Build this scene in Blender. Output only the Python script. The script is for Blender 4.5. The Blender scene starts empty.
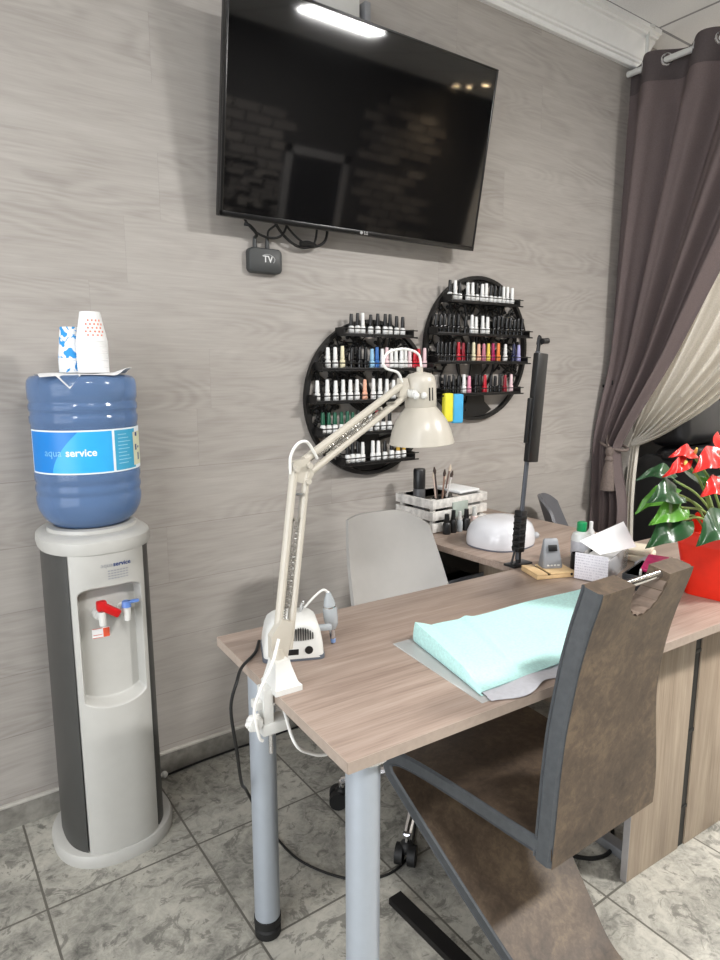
import bpy, bmesh, math, random
from mathutils import Vector, Matrix, Euler
random.seed(7)
S = bpy.context.scene
C = S.collection
PI = math.pi
V = Vector

# ------------------------------------------------------------------ materials
def lin(c):
    return tuple((x/12.92 if x <= .04045 else ((x+.055)/1.055)**2.4) for x in c)
def rgb(r, g, b): return lin((r/255, g/255, b/255))

class NT:
    def __init__(s, name):
        s.m = bpy.data.materials.new(name); s.m.use_nodes = True
        s.t = s.m.node_tree; s.b = s.t.nodes['Principled BSDF']; s.out = s.t.nodes['Material Output']
    def n(s, typ, **kw):
        x = s.t.nodes.new(typ)
        for k, v in kw.items(): setattr(x, k, v)
        return x
    def l(s, a, b): s.t.links.new(a, b)
    def put(s, sock, v):
        if hasattr(v, 'is_output') or isinstance(v, bpy.types.NodeSocket): s.l(v, sock)
        else: sock.default_value = v
    def math(s, op, a, b=None, c=None):
        x = s.n('ShaderNodeMath', operation=op); s.put(x.inputs[0], a)
        if b is not None: s.put(x.inputs[1], b)
        if c is not None: s.put(x.inputs[2], c)
        return x.outputs[0]
    def mix(s, f, a, b):
        x = s.n('ShaderNodeMix', data_type='RGBA'); s.put(x.inputs[0], f)
        for sock, v in ((x.inputs[6], a), (x.inputs[7], b)):
            s.put(sock, (*v, 1) if isinstance(v, tuple) and len(v) == 3 else v)
        return x.outputs[2]
    def mul(s, a, f):
        x = s.n('ShaderNodeMix', data_type='RGBA', blend_type='MULTIPLY'); x.inputs[0].default_value = 1
        s.put(x.inputs[6], (*a, 1) if isinstance(a, tuple) and len(a) == 3 else a); s.put(x.inputs[7], f)
        return x.outputs[2]
    def ramp(s, f, stops, interp='LINEAR'):
        x = s.n('ShaderNodeValToRGB'); s.put(x.inputs[0], f); r = x.color_ramp; r.interpolation = interp
        while len(r.elements) < len(stops): r.elements.new(.5)
        for e, (p, c) in zip(r.elements, stops):
            e.position = p; e.color = (*c, 1) if isinstance(c, tuple) else (c, c, c, 1)
        return x.outputs[0]
    def obj(s): return s.n('ShaderNodeTexCoord').outputs['Object']
    def sep(s, v):
        x = s.n('ShaderNodeSeparateXYZ'); s.l(v, x.inputs[0]); return x.outputs
    def comb(s, x, y, z):
        c = s.n('ShaderNodeCombineXYZ')
        for i, v in enumerate((x, y, z)): s.put(c.inputs[i], v)
        return c.outputs[0]
    def noise(s, vec, scale, detail=4, rough=.55, dist=0):
        x = s.n('ShaderNodeTexNoise'); s.l(vec, x.inputs['Vector'])
        x.inputs['Scale'].default_value = scale; x.inputs['Detail'].default_value = detail
        x.inputs['Roughness'].default_value = rough; x.inputs['Distortion'].default_value = dist
        return x.outputs['Fac']
    def white(s, vec):
        x = s.n('ShaderNodeTexWhiteNoise', noise_dimensions='3D'); s.l(vec, x.inputs['Vector']); return x.outputs['Value']
    def bump(s, h, strength=.2, dist=.002):
        x = s.n('ShaderNodeBump'); x.inputs['Strength'].default_value = strength; x.inputs['Distance'].default_value = dist
        s.l(h, x.inputs['Height']); s.l(x.outputs[0], s.b.inputs['Normal'])
    def set(s, **kw):
        for k, v in kw.items():
            sock = s.b.inputs[k.replace('_', ' ')]
            s.put(sock, (*v, 1) if isinstance(v, tuple) and len(v) == 3 else v)
        return s

def mat(name, c, rough=.5, metal=0, var=.06, vs=30, bump=0, **kw):
    t = NT(name); o = t.obj(); f = t.noise(o, vs, 3)
    k = t.ramp(f, [(.3, 1-var), (.7, 1+var)])
    t.set(Base_Color=t.mul(rgb(*c), k), Roughness=rough, Metallic=metal, **kw)
    if bump: t.bump(f, bump, .002)
    return t.m

def wall_material():
    t = NT('grey_oak_panelling'); x, y, z = t.sep(t.obj())
    rowf = t.math('DIVIDE', t.math('SUBTRACT', z, .096), .192)
    row = t.math('FLOOR', rowf); fz = t.math('FRACT', rowf)
    rnd = t.math('MULTIPLY', t.white(t.comb(row, 3.7, 1.1)), 1.2)
    near = t.math('COMPARE', row, 8, 1.2)
    off = t.math('ADD', t.math('ADD', t.math('MULTIPLY', t.math('SUBTRACT', row, 7), .111), .497), t.math('MULTIPLY', rnd, t.math('SUBTRACT', 1, near)))
    colf = t.math('DIVIDE', t.math('SUBTRACT', x, off), 1.25)
    col = t.math('FLOOR', colf); fx = t.math('FRACT', colf)
    pid = t.white(t.comb(row, col, .5)); pid2 = t.white(t.comb(col, row, 7.5))
    sx = t.math('ADD', x, t.math('MULTIPLY', pid, 37)); sz = t.math('ADD', z, t.math('MULTIPLY', pid2, 11))
    g1 = t.noise(t.comb(t.math('MULTIPLY', sx, 1.8), 0, t.math('MULTIPLY', sz, 13)), 1.7, 5, .55, .5)
    g2 = t.noise(t.comb(t.math('MULTIPLY', sx, 5), 0, t.math('MULTIPLY', sz, 120)), 1.5, 4, .6)
    low = t.noise(t.comb(t.math('MULTIPLY', sx, 1.5), 0, t.math('MULTIPLY', sz, 7)), .9, 2, .35)
    ring = t.math('ADD', t.math('MULTIPLY', t.math('SINE', t.math('MULTIPLY', low, 130)), .5), .5)
    msk = t.ramp(t.noise(t.comb(t.math('MULTIPLY', sx, 1.5), 3, t.math('MULTIPLY', sz, 4)), 1.2, 2), [(.40, 0.12), (.60, 1.)])
    knot = t.ramp(t.noise(t.comb(t.math('MULTIPLY', sx, 3.2), 9, t.math('MULTIPLY', sz, 7)), 1.5, 2, .5), [(.70, 0.), (.80, 1.)])
    v = t.math('ADD', t.math('ADD', t.math('MULTIPLY', g1, .42), .10), t.math('MULTIPLY', g2, .30))
    v = t.math('SUBTRACT', v, t.math('MULTIPLY', t.math('MULTIPLY', ring, msk), .11))
    v = t.math('SUBTRACT', v, t.math('MULTIPLY', knot, .12))
    v = t.math('ADD', v, t.math('MULTIPLY', t.math('SUBTRACT', pid, .5), .05))
    c = t.ramp(v, [(.16, rgb(142, 136, 130)), (.42, rgb(167, 161, 155)), (.70, rgb(186, 181, 175))])
    s1 = t.math('MULTIPLY', t.math('LESS_THAN', fz, .011), t.math('LESS_THAN', z, 1.2)); s2 = t.math('LESS_THAN', fx, .0012)
    seam = t.math('MULTIPLY', t.math('MAXIMUM', s1, t.math('MULTIPLY', s2, .5)), .30)
    t.set(Base_Color=t.mix(seam, c, rgb(70, 64, 60)), Roughness=.5)
    t.bump(t.math('SUBTRACT', v, seam), .12, .002)
    return t.m

def floor_material():
    t = NT('grey_stone_tiles'); x, y, z = t.sep(t.obj()); T = .405
    fx = t.math('DIVIDE', t.math('SUBTRACT', x, .195), T); fy = t.math('DIVIDE', t.math('SUBTRACT', y, .050), T)
    ix = t.math('FLOOR', fx); iy = t.math('FLOOR', fy); ax = t.math('FRACT', fx); ay = t.math('FRACT', fy)
    def edge(a): return t.math('MINIMUM', a, t.math('SUBTRACT', 1, a))
    g = t.math('LESS_THAN', t.math('MINIMUM', edge(ax), edge(ay)), .0075)
    r1 = t.white(t.comb(ix, iy, .3)); r2 = t.white(t.comb(iy, ix, 5.3))
    p = t.comb(t.math('ADD', x, t.math('MULTIPLY', r1, 29)), t.math('ADD', y, t.math('MULTIPLY', r2, 17)), 0)
    n1 = t.noise(p, 5, 8, .72, .6); n2 = t.noise(p, 30, 7, .75, 1.0); n3 = t.noise(p, 2.4, 3, .5, .5)
    v = t.math('ADD', t.math('MULTIPLY', n1, .5), t.math('ADD', t.math('MULTIPLY', n2, .36), t.math('MULTIPLY', n3, .14)))
    c = t.ramp(v, [(.36, rgb(92, 91, 86)), (.45, rgb(146, 144, 136)), (.54, rgb(178, 175, 165)), (.66, rgb(196, 192, 181))])
    vein = t.ramp(t.noise(p, 11, 7, .7, 2.2), [(.40, 1.), (.455, 0.)])
    c = t.mix(t.math('MULTIPLY', vein, .6), c, rgb(84, 83, 78))
    t.set(Base_Color=t.mix(g, c, rgb(98, 95, 88)), Roughness=.42)
    t.bump(t.math('SUBTRACT', v, g), .25, .003)
    return t.m

def oak_material(name, base, dark, light, axis='x', scale=1.0):
    t = NT(name); x, y, z = t.sep(t.obj())
    a, b, c = {'x': (x, y, z), 'z': (z, x, y)}[axis]
    g1 = t.noise(t.comb(t.math('MULTIPLY', a, 1.6), t.math('MULTIPLY', b, 22), t.math('MULTIPLY', c, 22)), 1.5*scale, 6, .62)
    g2 = t.noise(t.comb(t.math('MULTIPLY', a, 5), t.math('MULTIPLY', b, 150), t.math('MULTIPLY', c, 150)), 1.3*scale, 4, .6)
    st = t.ramp(t.noise(t.comb(t.math('MULTIPLY', a, 1.1), t.math('MULTIPLY', b, 13), t.math('MULTIPLY', c, 13)), 1.7*scale, 3, .5, .3), [(.34, 1.), (.43, 0.)])
    v = t.math('ADD', t.math('MULTIPLY', g1, .6), t.math('MULTIPLY', g2, .4))
    col = t.ramp(v, [(.3, rgb(*dark)), (.5, rgb(*base)), (.68, rgb(*light))])
    col = t.mix(t.math('MULTIPLY', st, .34), col, rgb(*dark))
    t.set(Base_Color=col, Roughness=.42); t.bump(v, .1, .001)
    return t.m

def leather_material():
    t = NT('brown_distressed_leather'); o = t.obj()
    n1 = t.noise(o, 9, 7, .7, .6); n2 = t.noise(o, 55, 5, .7, .5); n3 = t.noise(o, 3, 2)
    v = t.math('ADD', t.math('MULTIPLY', n1, .45), t.math('ADD', t.math('MULTIPLY', n2, .3), t.math('MULTIPLY', n3, .25)))
    t.set(Base_Color=t.ramp(v, [(.36, rgb(54, 44, 36)), (.5, rgb(84, 70, 57)), (.64, rgb(116, 99, 79))]), Roughness=.55)
    t.bump(n2, .3, .001); return t.m

def brick_material(name, c1, c2, mortar, patches=False, wall=None):
    t = NT(name); x, y, z = t.sep(t.obj())
    vec = t.comb(x, z, 0) if not wall else t.comb(y, z, 0)
    b = t.n('ShaderNodeTexBrick'); t.l(vec, b.inputs['Vector'])
    b.inputs['Color1'].default_value = (*rgb(*c1), 1); b.inputs['Color2'].default_value = (*rgb(*c2), 1)
    b.inputs['Mortar'].default_value = (*rgb(*mortar), 1); b.inputs['Scale'].default_value = 1
    b.inputs['Brick Width'].default_value = .26; b.inputs['Row Height'].default_value = .085; b.inputs['Mortar Size'].default_value = .008
    col = b.outputs['Color']
    t.set(Base_Color=col, Roughness=.8); return t.m

def ceiling_material():
    t = NT('white_ceiling_tiles'); x, y, z = t.sep(t.obj())
    ax = t.math('FRACT', t.math('DIVIDE', t.math('SUBTRACT', x, 3.10), .6)); ay = t.math('FRACT', t.math('DIVIDE', t.math('SUBTRACT', y, .15), .6))
    def edge(a): return t.math('MINIMUM', a, t.math('SUBTRACT', 1, a))
    g = t.math('LESS_THAN', t.math('MINIMUM', edge(ax), edge(ay)), .012)
    n = t.noise(t.obj(), 180, 3)
    c = t.ramp(n, [(.3, rgb(228, 228, 228)), (.7, rgb(240, 240, 240))])
    t.set(Base_Color=t.mix(g, c, rgb(150, 150, 152)), Roughness=.8); t.bump(n, .2, .002); return t.m

def emit(name, c, st):
    t = NT(name); t.set(Base_Color=c, Emission_Color=c, Emission_Strength=st); return t.m

def fabric(name, c, transp=.0, transl=.3, rough=.85, weave=900):
    t = NT(name); o = t.obj(); f = t.noise(o, weave*.2, 2)
    col = t.mul(rgb(*c), t.ramp(f, [(.3, .9), (.7, 1.08)]))
    t.set(Base_Color=col, Roughness=rough)
    tl = t.n('ShaderNodeBsdfTranslucent'); t.l(col, tl.inputs[0])
    m1 = t.n('ShaderNodeMixShader'); m1.inputs[0].default_value = transl
    t.l(t.b.outputs[0], m1.inputs[1]); t.l(tl.outputs[0], m1.inputs[2]); res = m1.outputs[0]
    if transp:
        tr = t.n('ShaderNodeBsdfTransparent'); m2 = t.n('ShaderNodeMixShader'); m2.inputs[0].default_value = transp
        t.l(res, m2.inputs[1]); t.l(tr.outputs[0], m2.inputs[2]); res = m2.outputs[0]
    t.l(res, t.out.inputs['Surface']); return t.m

M = {}
M['wall'] = wall_material(); M['floor'] = floor_material(); M['ceil'] = ceiling_material()
M['desk'] = oak_material('desk_top_oak', (156, 138, 126), (124, 106, 95), (174, 157, 145))
M['panel'] = oak_material('desk_panel_oak', (156, 140, 122), (124, 107, 91), (178, 162, 143), 'z')
M['leather'] = leather_material()
M['strip'] = mat('grey_leather_edge', (74, 77, 80), .5, var=.12, vs=60, bump=.15)
M['white'] = mat('white_plastic', (212, 212, 208), .35, var=.02)
M['cream'] = mat('cream_enamel', (184, 178, 166), .3, var=.02)
M['dispwhite'] = mat('dispenser_white', (184, 183, 178), .38, var=.02)
M['dispgrey'] = mat('dispenser_grey', (64, 64, 62), .45, var=.03)
M['chairshell'] = mat('white_chair_shell', (166, 163, 159), .42, var=.02)
M['chrome'] = mat('chrome', (210, 210, 212), .12, 1, var=.02)
M['alu'] = mat('silver_painted_tube', (176, 184, 194), .34, .45, var=.02)
M['black'] = mat('black_plastic', (20, 20, 21), .4, var=.1)
M['blackmetal'] = mat('black_metal', (18, 17, 17), .45, .2, var=.1)
M['rubber'] = mat('black_rubber', (16, 16, 16), .6)
M['cable'] = mat('black_cable', (14, 14, 14), .5)
M['wcable'] = mat('white_cable', (225, 224, 220), .45, var=.02)
M['cornice'] = mat('white_cornice', (243, 243, 241), .6, var=.02)
M['baseboard'] = mat('grey_stone_skirting', (134, 131, 124), .45, var=.34, vs=26)
M['bbtop'] = mat('pale_skirting_edge', (186, 182, 174), .5, var=.08)
M['paper'] = mat('white_paper', (236, 236, 236), .8, var=.02)
M['greypaper'] = mat('grey_paper_towel', (196, 196, 202), .85, var=.06, vs=90)
M['mint'] = fabric('mint_disposable_towel', (192, 234, 230), 0, .1)
M['red'] = mat('red_wrapping_paper', (226, 38, 10), .5, var=.05)
M['redtap'] = mat('red_tap_lever', (190, 18, 22), .35)
M['bluetap'] = mat('blue_tap_lever', (96, 130, 196), .35)
M['orange'] = mat('orange_sticker', (214, 84, 54), .5)
M['greymetal'] = mat('grey_metal', (150, 152, 156), .4, .4)
M['greydark'] = mat('dark_grey_shell', (98, 98, 102), .5, var=.03)
M['greylight'] = mat('light_grey_plastic', (172, 174, 178), .4, var=.03)
M['midgrey'] = mat('mid_grey_plastic', (136, 138, 142), .4, var=.04)
M['stb'] = mat('charcoal_plastic', (58, 60, 60), .45)
M['bamboo'] = mat('pale_wood', (218, 186, 140), .5, var=.08, vs=40)
M['green'] = mat('green_cap', (18, 140, 84), .4)
M['magenta'] = mat('magenta_packet', (206, 40, 110), .4, var=.2, vs=60)
M['beige'] = mat('beige_towel', (206, 196, 176), .9)
M['plaque'] = mat('grey_green_plaque', (168, 178, 170), .6)
M['crate'] = mat('whitewashed_wood', (212, 209, 204), .7, var=.28, vs=30, bump=.3)
M['dcurtain'] = fabric('aubergine_grey_curtain', (112, 99, 98), .03, .16)
M['dhead'] = fabric('dark_curtain_heading', (84, 75, 75), .0, .1)
M['sheer'] = fabric('white_sheer_curtain', (240, 236, 228), .04, .5)
M['rope'] = mat('taupe_rope', (112, 100, 94), .8, var=.2, vs=120)
M['blackleather'] = mat('black_leather', (24, 24, 26), .42, var=.15, vs=40, bump=.15)
M['leaf'] = mat('dark_green_leaf', (34, 70, 38), .3, var=.3, vs=14)
M['leaflight'] = mat('light_green_leaf', (82, 136, 46), .35, var=.2, vs=14)
M['stem'] = mat('pale_green_stem', (132, 152, 84), .5, var=.1)
M['spathe'] = mat('red_spathe', (205, 44, 40), .28, var=.12, vs=30)
M['spadix'] = mat('yellow_spadix', (212, 190, 96), .6, var=.1, vs=120)
M['soil'] = mat('dark_soil', (44, 34, 26), .9, var=.3, vs=80)
M['yellow'] = mat('yellow_foam', (232, 222, 60), .7)
M['skyblue'] = mat('sky_blue_foam', (72, 172, 222), .7)
M['tvframe'] = mat('tv_bezel', (12, 12, 13), .28, var=.05)
t = NT('tv_glass'); t.set(Base_Color=(.003, .003, .0035), Roughness=.045); t.b.inputs['IOR'].default_value = 1.6; M['screen'] = t.m
M['lampglow'] = emit('ceiling_lamp_diffuser', (1, .97, .92), 13)
M['spotglow'] = emit('warm_spot_lamp', (1, .74, .42), 220)
t = NT('blue_bottle_plastic'); o = t.obj(); nz = t.sep(o)[2]
t.set(Base_Color=rgb(142, 178, 232), Roughness=.12); t.b.inputs['Transmission Weight'].default_value = .68; t.b.inputs['IOR'].default_value = 1.3
M['bottle'] = t.m
M['labelblue'] = mat('label_blue', (4, 124, 206), .4, var=.02)
M['labellight'] = mat('label_light_blue', (52, 170, 232), .4, var=.02)
M['labelteal'] = mat('label_teal', (60, 162, 202), .4, var=.03)
M['labelcream'] = mat('label_cream', (214, 216, 186), .5, var=.05)
M['labelwhite'] = mat('label_white', (230, 238, 244), .45, var=.02)
M['ink'] = mat('dark_blue_ink', (44, 66, 120), .5); M['greyink'] = mat('grey_ink', (150, 152, 158), .5)
M['clear'] = NT('clear_plastic').set(Base_Color=(.9, .92, .95), Roughness=.12).m
M['clear'].node_tree.nodes['Principled BSDF'].inputs['Transmission Weight'].default_value = .55
t = NT('thin_clear_sheet'); t.set(Base_Color=rgb(226, 230, 230), Roughness=.2)
tr = t.n('ShaderNodeBsdfTransparent'); mx = t.n('ShaderNodeMixShader'); mx.inputs[0].default_value = .62
t.l(t.b.outputs[0], mx.inputs[1]); t.l(tr.outputs[0], mx.inputs[2]); t.l(mx.outputs[0], t.out.inputs['Surface']); M['sheet'] = t.m
t = NT('frosted_grey_plastic'); t.set(Base_Color=rgb(196, 202, 206), Roughness=.25); t.b.inputs['Transmission Weight'].default_value = .35; M['frost'] = t.m
t = NT('blue_splash_paper'); o = t.obj(); f = t.noise(o, 38, 2, .5, .8)
t.set(Base_Color=t.ramp(f, [(.50, rgb(236, 238, 240)), (.56, rgb(40, 150, 220))], 'CONSTANT'), Roughness=.6); M['bluecup'] = t.m
t = NT('printed_list_paper'); x, y, z = t.sep(t.obj())
rows = t.math('FRACT', t.math('MULTIPLY', z, 120)); w = t.noise(t.comb(t.math('MULTIPLY', x, 400), t.math('MULTIPLY', y, 400), t.math('FLOOR', t.math('MULTIPLY', z, 120))), 1, 1)
ink = t.math('MULTIPLY', t.math('LESS_THAN', rows, .45), t.math('GREATER_THAN', w, .5))
t.set(Base_Color=t.mix(t.math('MULTIPLY', ink, .35), rgb(232, 230, 236), rgb(130, 122, 150)), Roughness=.7); M['printed'] = t.m

CAPS = {'black': (22, 22, 23), 'white': (236, 236, 234), 'cream': (232, 224, 190), 'light blue': (150, 196, 226), 'blue': (54, 108, 178), 'red': (196, 30, 48),
        'dark red': (140, 22, 40), 'peach': (238, 178, 150), 'green': (26, 88, 64), 'gold': (198, 160, 60), 'mauve': (190, 120, 140), 'yellow': (232, 206, 90),
        'magenta': (170, 30, 90), 'orange': (226, 128, 60), 'navy': (26, 30, 70), 'lavender': (168, 164, 210), 'pink': (232, 150, 176), 'pale pink': (236, 206, 210)}
CM = {k: mat('polish_cap_'+k.replace(' ', '_'), v, .35, var=.02) for k, v in CAPS.items()}
BM_ = {k: mat('polish_glass_'+k.replace(' ', '_'), v, .15, var=.02) for k, v in CAPS.items()}

# ------------------------------------------------------------------ mesh builder
def cat(pts, n=8, closed=False):
    P = [V(p) for p in pts]; out = []; N = len(P)
    rng = range(N if closed else N-1)
    for i in rng:
        p0 = P[(i-1) % N] if (closed or i > 0) else P[0]*2-P[1]
        p1 = P[i]; p2 = P[(i+1) % N]
        p3 = P[(i+2) % N] if (closed or i+2 < N) else P[-1]*2-P[-2]
        for k in range(n):
            s = k/n
            out.append(.5*((2*p1)+(p2-p0)*s+(2*p0-5*p1+4*p2-p3)*s*s+(3*p1-p0-3*p2+p3)*s**3))
    if not closed: out.append(P[-1])
    return out

class B:
    def __init__(s): s.bm = bmesh.new(); s.mi = 0
    def _tag(s, faces):
        for f in faces: f.material_index = s.mi
    def box(s, x0, x1, y0, y1, z0, z1, bev=0, seg=2, M_=None):
        b = bmesh.new(); bmesh.ops.create_cube(b, size=1)
        for v in b.verts: v.co = V(((x0+x1)/2+v.co.x*(x1-x0), (y0+y1)/2+v.co.y*(y1-y0), (z0+z1)/2+v.co.z*(z1-z0)))
        if bev: bmesh.ops.bevel(b, geom=b.edges[:], offset=bev, segments=seg, affect='EDGES', profile=.5)
        return s.add(b, M_)
    def add(s, b, M_=None):
        if M_ is not None: b.transform(M_)
        me = bpy.data.meshes.new('tmp'); b.to_mesh(me); b.free()
        n = len(s.bm.faces); s.bm.from_mesh(me); bpy.data.meshes.remove(me)
        s.bm.faces.ensure_lookup_table()
        s._tag(s.bm.faces[n:]); return s
    def loft(s, rings, cap=True, closed=True, loop=False):
        vs = [[s.bm.verts.new(p) for p in r] for r in rings]; fs = []
        R = len(vs)
        for i in range(R if loop else R-1):
            a, b = vs[i], vs[(i+1) % R]; n = len(a)
            for j in range(n if closed else n-1):
                k = (j+1) % n
                try: fs.append(s.bm.faces.new((a[j], a[k], b[k], b[j])))
                except ValueError: pass
        if cap and not loop:
            for r, rev in ((vs[0], True), (vs[-1], False)):
                try: fs.append(s.bm.faces.new(r[::-1] if rev else r))
                except ValueError: pass
        s._tag(fs); return s
    def lathe(s, prof, c=(0, 0, 0), seg=32, M_=None, sy=1):
        rings = []
        for r, z in prof:
            r = max(r, 1e-5)
            ring = [V((r*math.cos(2*PI*k/seg), r*sy*math.sin(2*PI*k/seg), z)) for k in range(seg)]
            rings.append([(M_ @ p if M_ is not None else p+V(c)) for p in ring])
        return s.loft(rings)
    def cyl(s, p0, p1, r, r1=None, seg=20):
        p0, p1 = V(p0), V(p1); d = (p1-p0); L = d.length
        Q = Matrix.Translation(p0) @ d.to_track_quat('Z', 'Y').to_matrix().to_4x4()
        return s.lathe([(r, 0), (r if r1 is None else r1, L)], seg=seg, M_=Q)
    def tube(s, pts, r, seg=8, closed=False, sx=1, up=None):
        P = [V(p) for p in pts]; rings = []; prev = None; N = len(P)
        for i, p in enumerate(P):
            if closed: d = P[(i+1) % N]-P[i-1]
            else: d = P[min(i+1, N-1)]-P[max(i-1, 0)]
            if d.length < 1e-9: d = V((0, 0, 1))
            d.normalize()
            if prev is None:
                a = V(up) if up else (V((0, 0, 1)) if abs(d.z) < .9 else V((1, 0, 0)))
                n = (a-d*a.dot(d)).normalized()
            else:
                n = prev-d*prev.dot(d)
                n = n.normalized() if n.length > 1e-6 else d.orthogonal().normalized()
            prev = n; b = d.cross(n); rr = r[i] if isinstance(r, (list, tuple)) else r
            rings.append([p+n*(rr*math.cos(2*PI*k/seg))+b*(rr*sx*math.sin(2*PI*k/seg)) for k in range(seg)])
        return s.loft(rings, loop=closed)
    def grid(s, f, nu, nv, thick=0):
        vs = [[s.bm.verts.new(f(i/nu, j/nv)) for j in range(nv+1)] for i in range(nu+1)]; fs = []
        for i in range(nu):
            for j in range(nv): fs.append(s.bm.faces.new((vs[i][j], vs[i+1][j], vs[i+1][j+1], vs[i][j+1])))
        s._tag(fs)
        if thick:
            bmesh.ops.recalc_face_normals(s.bm, faces=fs)
            r = bmesh.ops.solidify(s.bm, geom=fs, thickness=thick)
            s._tag([g for g in r['geom'] if isinstance(g, bmesh.types.BMFace)])
        return s
    def prism(s, poly, off, M_=None):
        a = [V(p) for p in poly]; b = [p+V(off) for p in a]
        if M_ is not None: a = [M_@p for p in a]; b = [M_@p for p in b]
        return s.loft([a, b])
    def sphere(s, c, r, sx=1, sy=1, sz=1, seg=16):
        n = seg//2
        return s.lathe([(r*math.sin(PI*k/n), -r*sz*math.cos(PI*k/n)) for k in range(n+1)], c, seg)
    def mesh(s, name, mats, smooth=35, recalc=True):
        bmesh.ops.remove_doubles(s.bm, verts=s.bm.verts[:], dist=2e-5)
        if recalc: bmesh.ops.recalc_face_normals(s.bm, faces=s.bm.faces[:])
        me = bpy.data.meshes.new(name); s.bm.to_mesh(me); s.bm.free()
        for m in (mats if isinstance(mats, (list, tuple)) else [mats]): me.materials.append(m)
        if smooth:
            for p in me.polygons: p.use_smooth = True
            me.set_sharp_from_angle(angle=math.radians(smooth))
        return me

def link(name, me, parent=None, loc=None, rz=0):
    o = bpy.data.objects.new(name, me); C.objects.link(o)
    if parent is not None: o.parent = parent
    if loc is not None: o.location = loc
    if rz: o.rotation_euler = (0, 0, rz)
    return o
def tag(o, label, category, group=None):
    o['label'] = label; o['category'] = category
    if group: o['group'] = group
    return o
def thing(name, label, category, loc=(0, 0, 0), rz=0, group=None):
    o = bpy.data.objects.new(name, None); C.objects.link(o); o.empty_display_size = .05
    o.location = loc; o.rotation_euler = (0, 0, rz)
    return tag(o, label, category, group)
def part(name, b, mats, parent, smooth=35, label=None):
    o = link(name, b.mesh(name, mats, smooth), parent)
    if label: o['label'] = label
    return o
def solo(name, b, mats, label, category, loc=(0, 0, 0), rz=0, group=None, smooth=35):
    return tag(link(name, b.mesh(name, mats, smooth), None, loc, rz), label, category, group)
def struct(name, b, mats, smooth=30):
    o = link(name, b.mesh(name, mats, smooth)); o['kind'] = 'structure'; return o
def sub(name, b, mats, parent, smooth=35): return part(name, b, mats, parent, smooth)
def text_bm(body, size, fn, thick=0, bold=0):
    """lettering as mesh; fn maps (x, y) of the flat text to a point"""
    cu = bpy.data.curves.new('lettering', 'FONT'); cu.body = body; cu.size = size; cu.align_x = 'CENTER'; cu.align_y = 'CENTER'
    cu.offset = bold; cu.resolution_u = 3
    ob = bpy.data.objects.new('lettering', cu); C.objects.link(ob)
    dg = bpy.context.evaluated_depsgraph_get(); dg.update()
    me = bpy.data.meshes.new_from_object(ob.evaluated_get(dg))
    b = bmesh.new(); b.from_mesh(me)
    bpy.data.objects.remove(ob); bpy.data.curves.remove(cu); bpy.data.meshes.remove(me)
    for v in b.verts: v.co = fn(v.co.x, v.co.y)
    return b
def ss(a, b, x):
    t = max(0, min(1, (x-a)/(b-a))); return t*t*(3-2*t)
def lerp(a, b, t): return a+(b-a)*t

# ------------------------------------------------------------------ room
YW, HC = 2.07, 2.95
XL, XR, YF = -2.3, 5.6, -2.0
struct('floor', B().box(XL, XR, YF, YW, -.1, 0), M['floor'])
struct('ceiling', B().box(XL, XR, YF, YW, HC, HC+.1), M['ceil'])
struct('wall_back', B().box(XL-.1, XR+.1, YW, YW+.1, -.1, HC+.1), M['wall'])
M['darkpaint'] = mat('dark_grey_paint', (52, 50, 48), .8, var=.05)
M['brickw'] = brick_material('greige_brick_slips', (112, 107, 101), (84, 80, 76), (60, 57, 54))
M['brickr'] = brick_material('grey_brick', (112, 108, 104), (86, 84, 82), (60, 58, 56), wall=True)
M['greywall'] = mat('warm_white_paint', (226, 222, 216), .8, var=.03)
struct('wall_front', B().box(XL-.1, XR+.1, YF-.1, YF, -.1, HC+.1), M['darkpaint'])
struct('wall_right', B().box(XR, XR+.1, YF, YW, -.1, HC+.1), M['greywall'])
b = B()
b.box(XL-.1, XL, YF, YW, -.1, .25); b.box(XL-.1, XL, YF, YW, 2.65, HC+.1); b.box(XL-.1, XL, 1.35, YW, .25, 2.65); b.box(XL-.1, XL, YF, -1.85, .25, 2.65)
struct('wall_left', b, M['greywall'])
b = B(); b.box(XL-.06, XL-.01, -1.85, -1.79, .25, 2.65); b.box(XL-.06, XL-.01, 1.29, 1.35, .25, 2.65); b.box(XL-.06, XL-.01, -.3, -.24, .25, 2.65)
b.box(XL-.06, XL-.01, -1.85, 1.35, .25, .31); b.box(XL-.06, XL-.01, -1.85, 1.35, 2.59, 2.65)
struct('window_1', b, M['cornice'])
# brick slips in patches on the wall behind the photographer (seen mirrored in the screen)
b = B()
for (x0, x1, z0, z1) in ((2.35, 3.0, 1.2, 2.35), (2.0, 2.6, 1.5, 1.9), (3.95, 4.75, 1.2, 2.7), (2.7, 3.35, .9, 1.75)):
    z = z0
    while z < z1:
        off = .0 if int(round(z/.085)) % 2 else .13; x = x0+off
        while x < x1+off*.5:
            if random.random() < .78: b.box(x, x+.25, YF, YF+.018, z, z+.077)
            x += .26
        z += .085
struct('trim_2', b, M['brickw'])
b = B(); b.box(3.15, 3.22, YF, YF+.05, 0, 2.12); b.box(3.78, 3.85, YF, YF+.05, 0, 2.12); b.box(3.15, 3.85, YF, YF+.05, 2.05, 2.12)
d = struct('door_1', b, mat('grey_door_frame', (120, 118, 116), .5))
part('door_leaf', B().box(3.22, 3.78, YF, YF+.03, 0, 2.05), M['black'], d)
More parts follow.
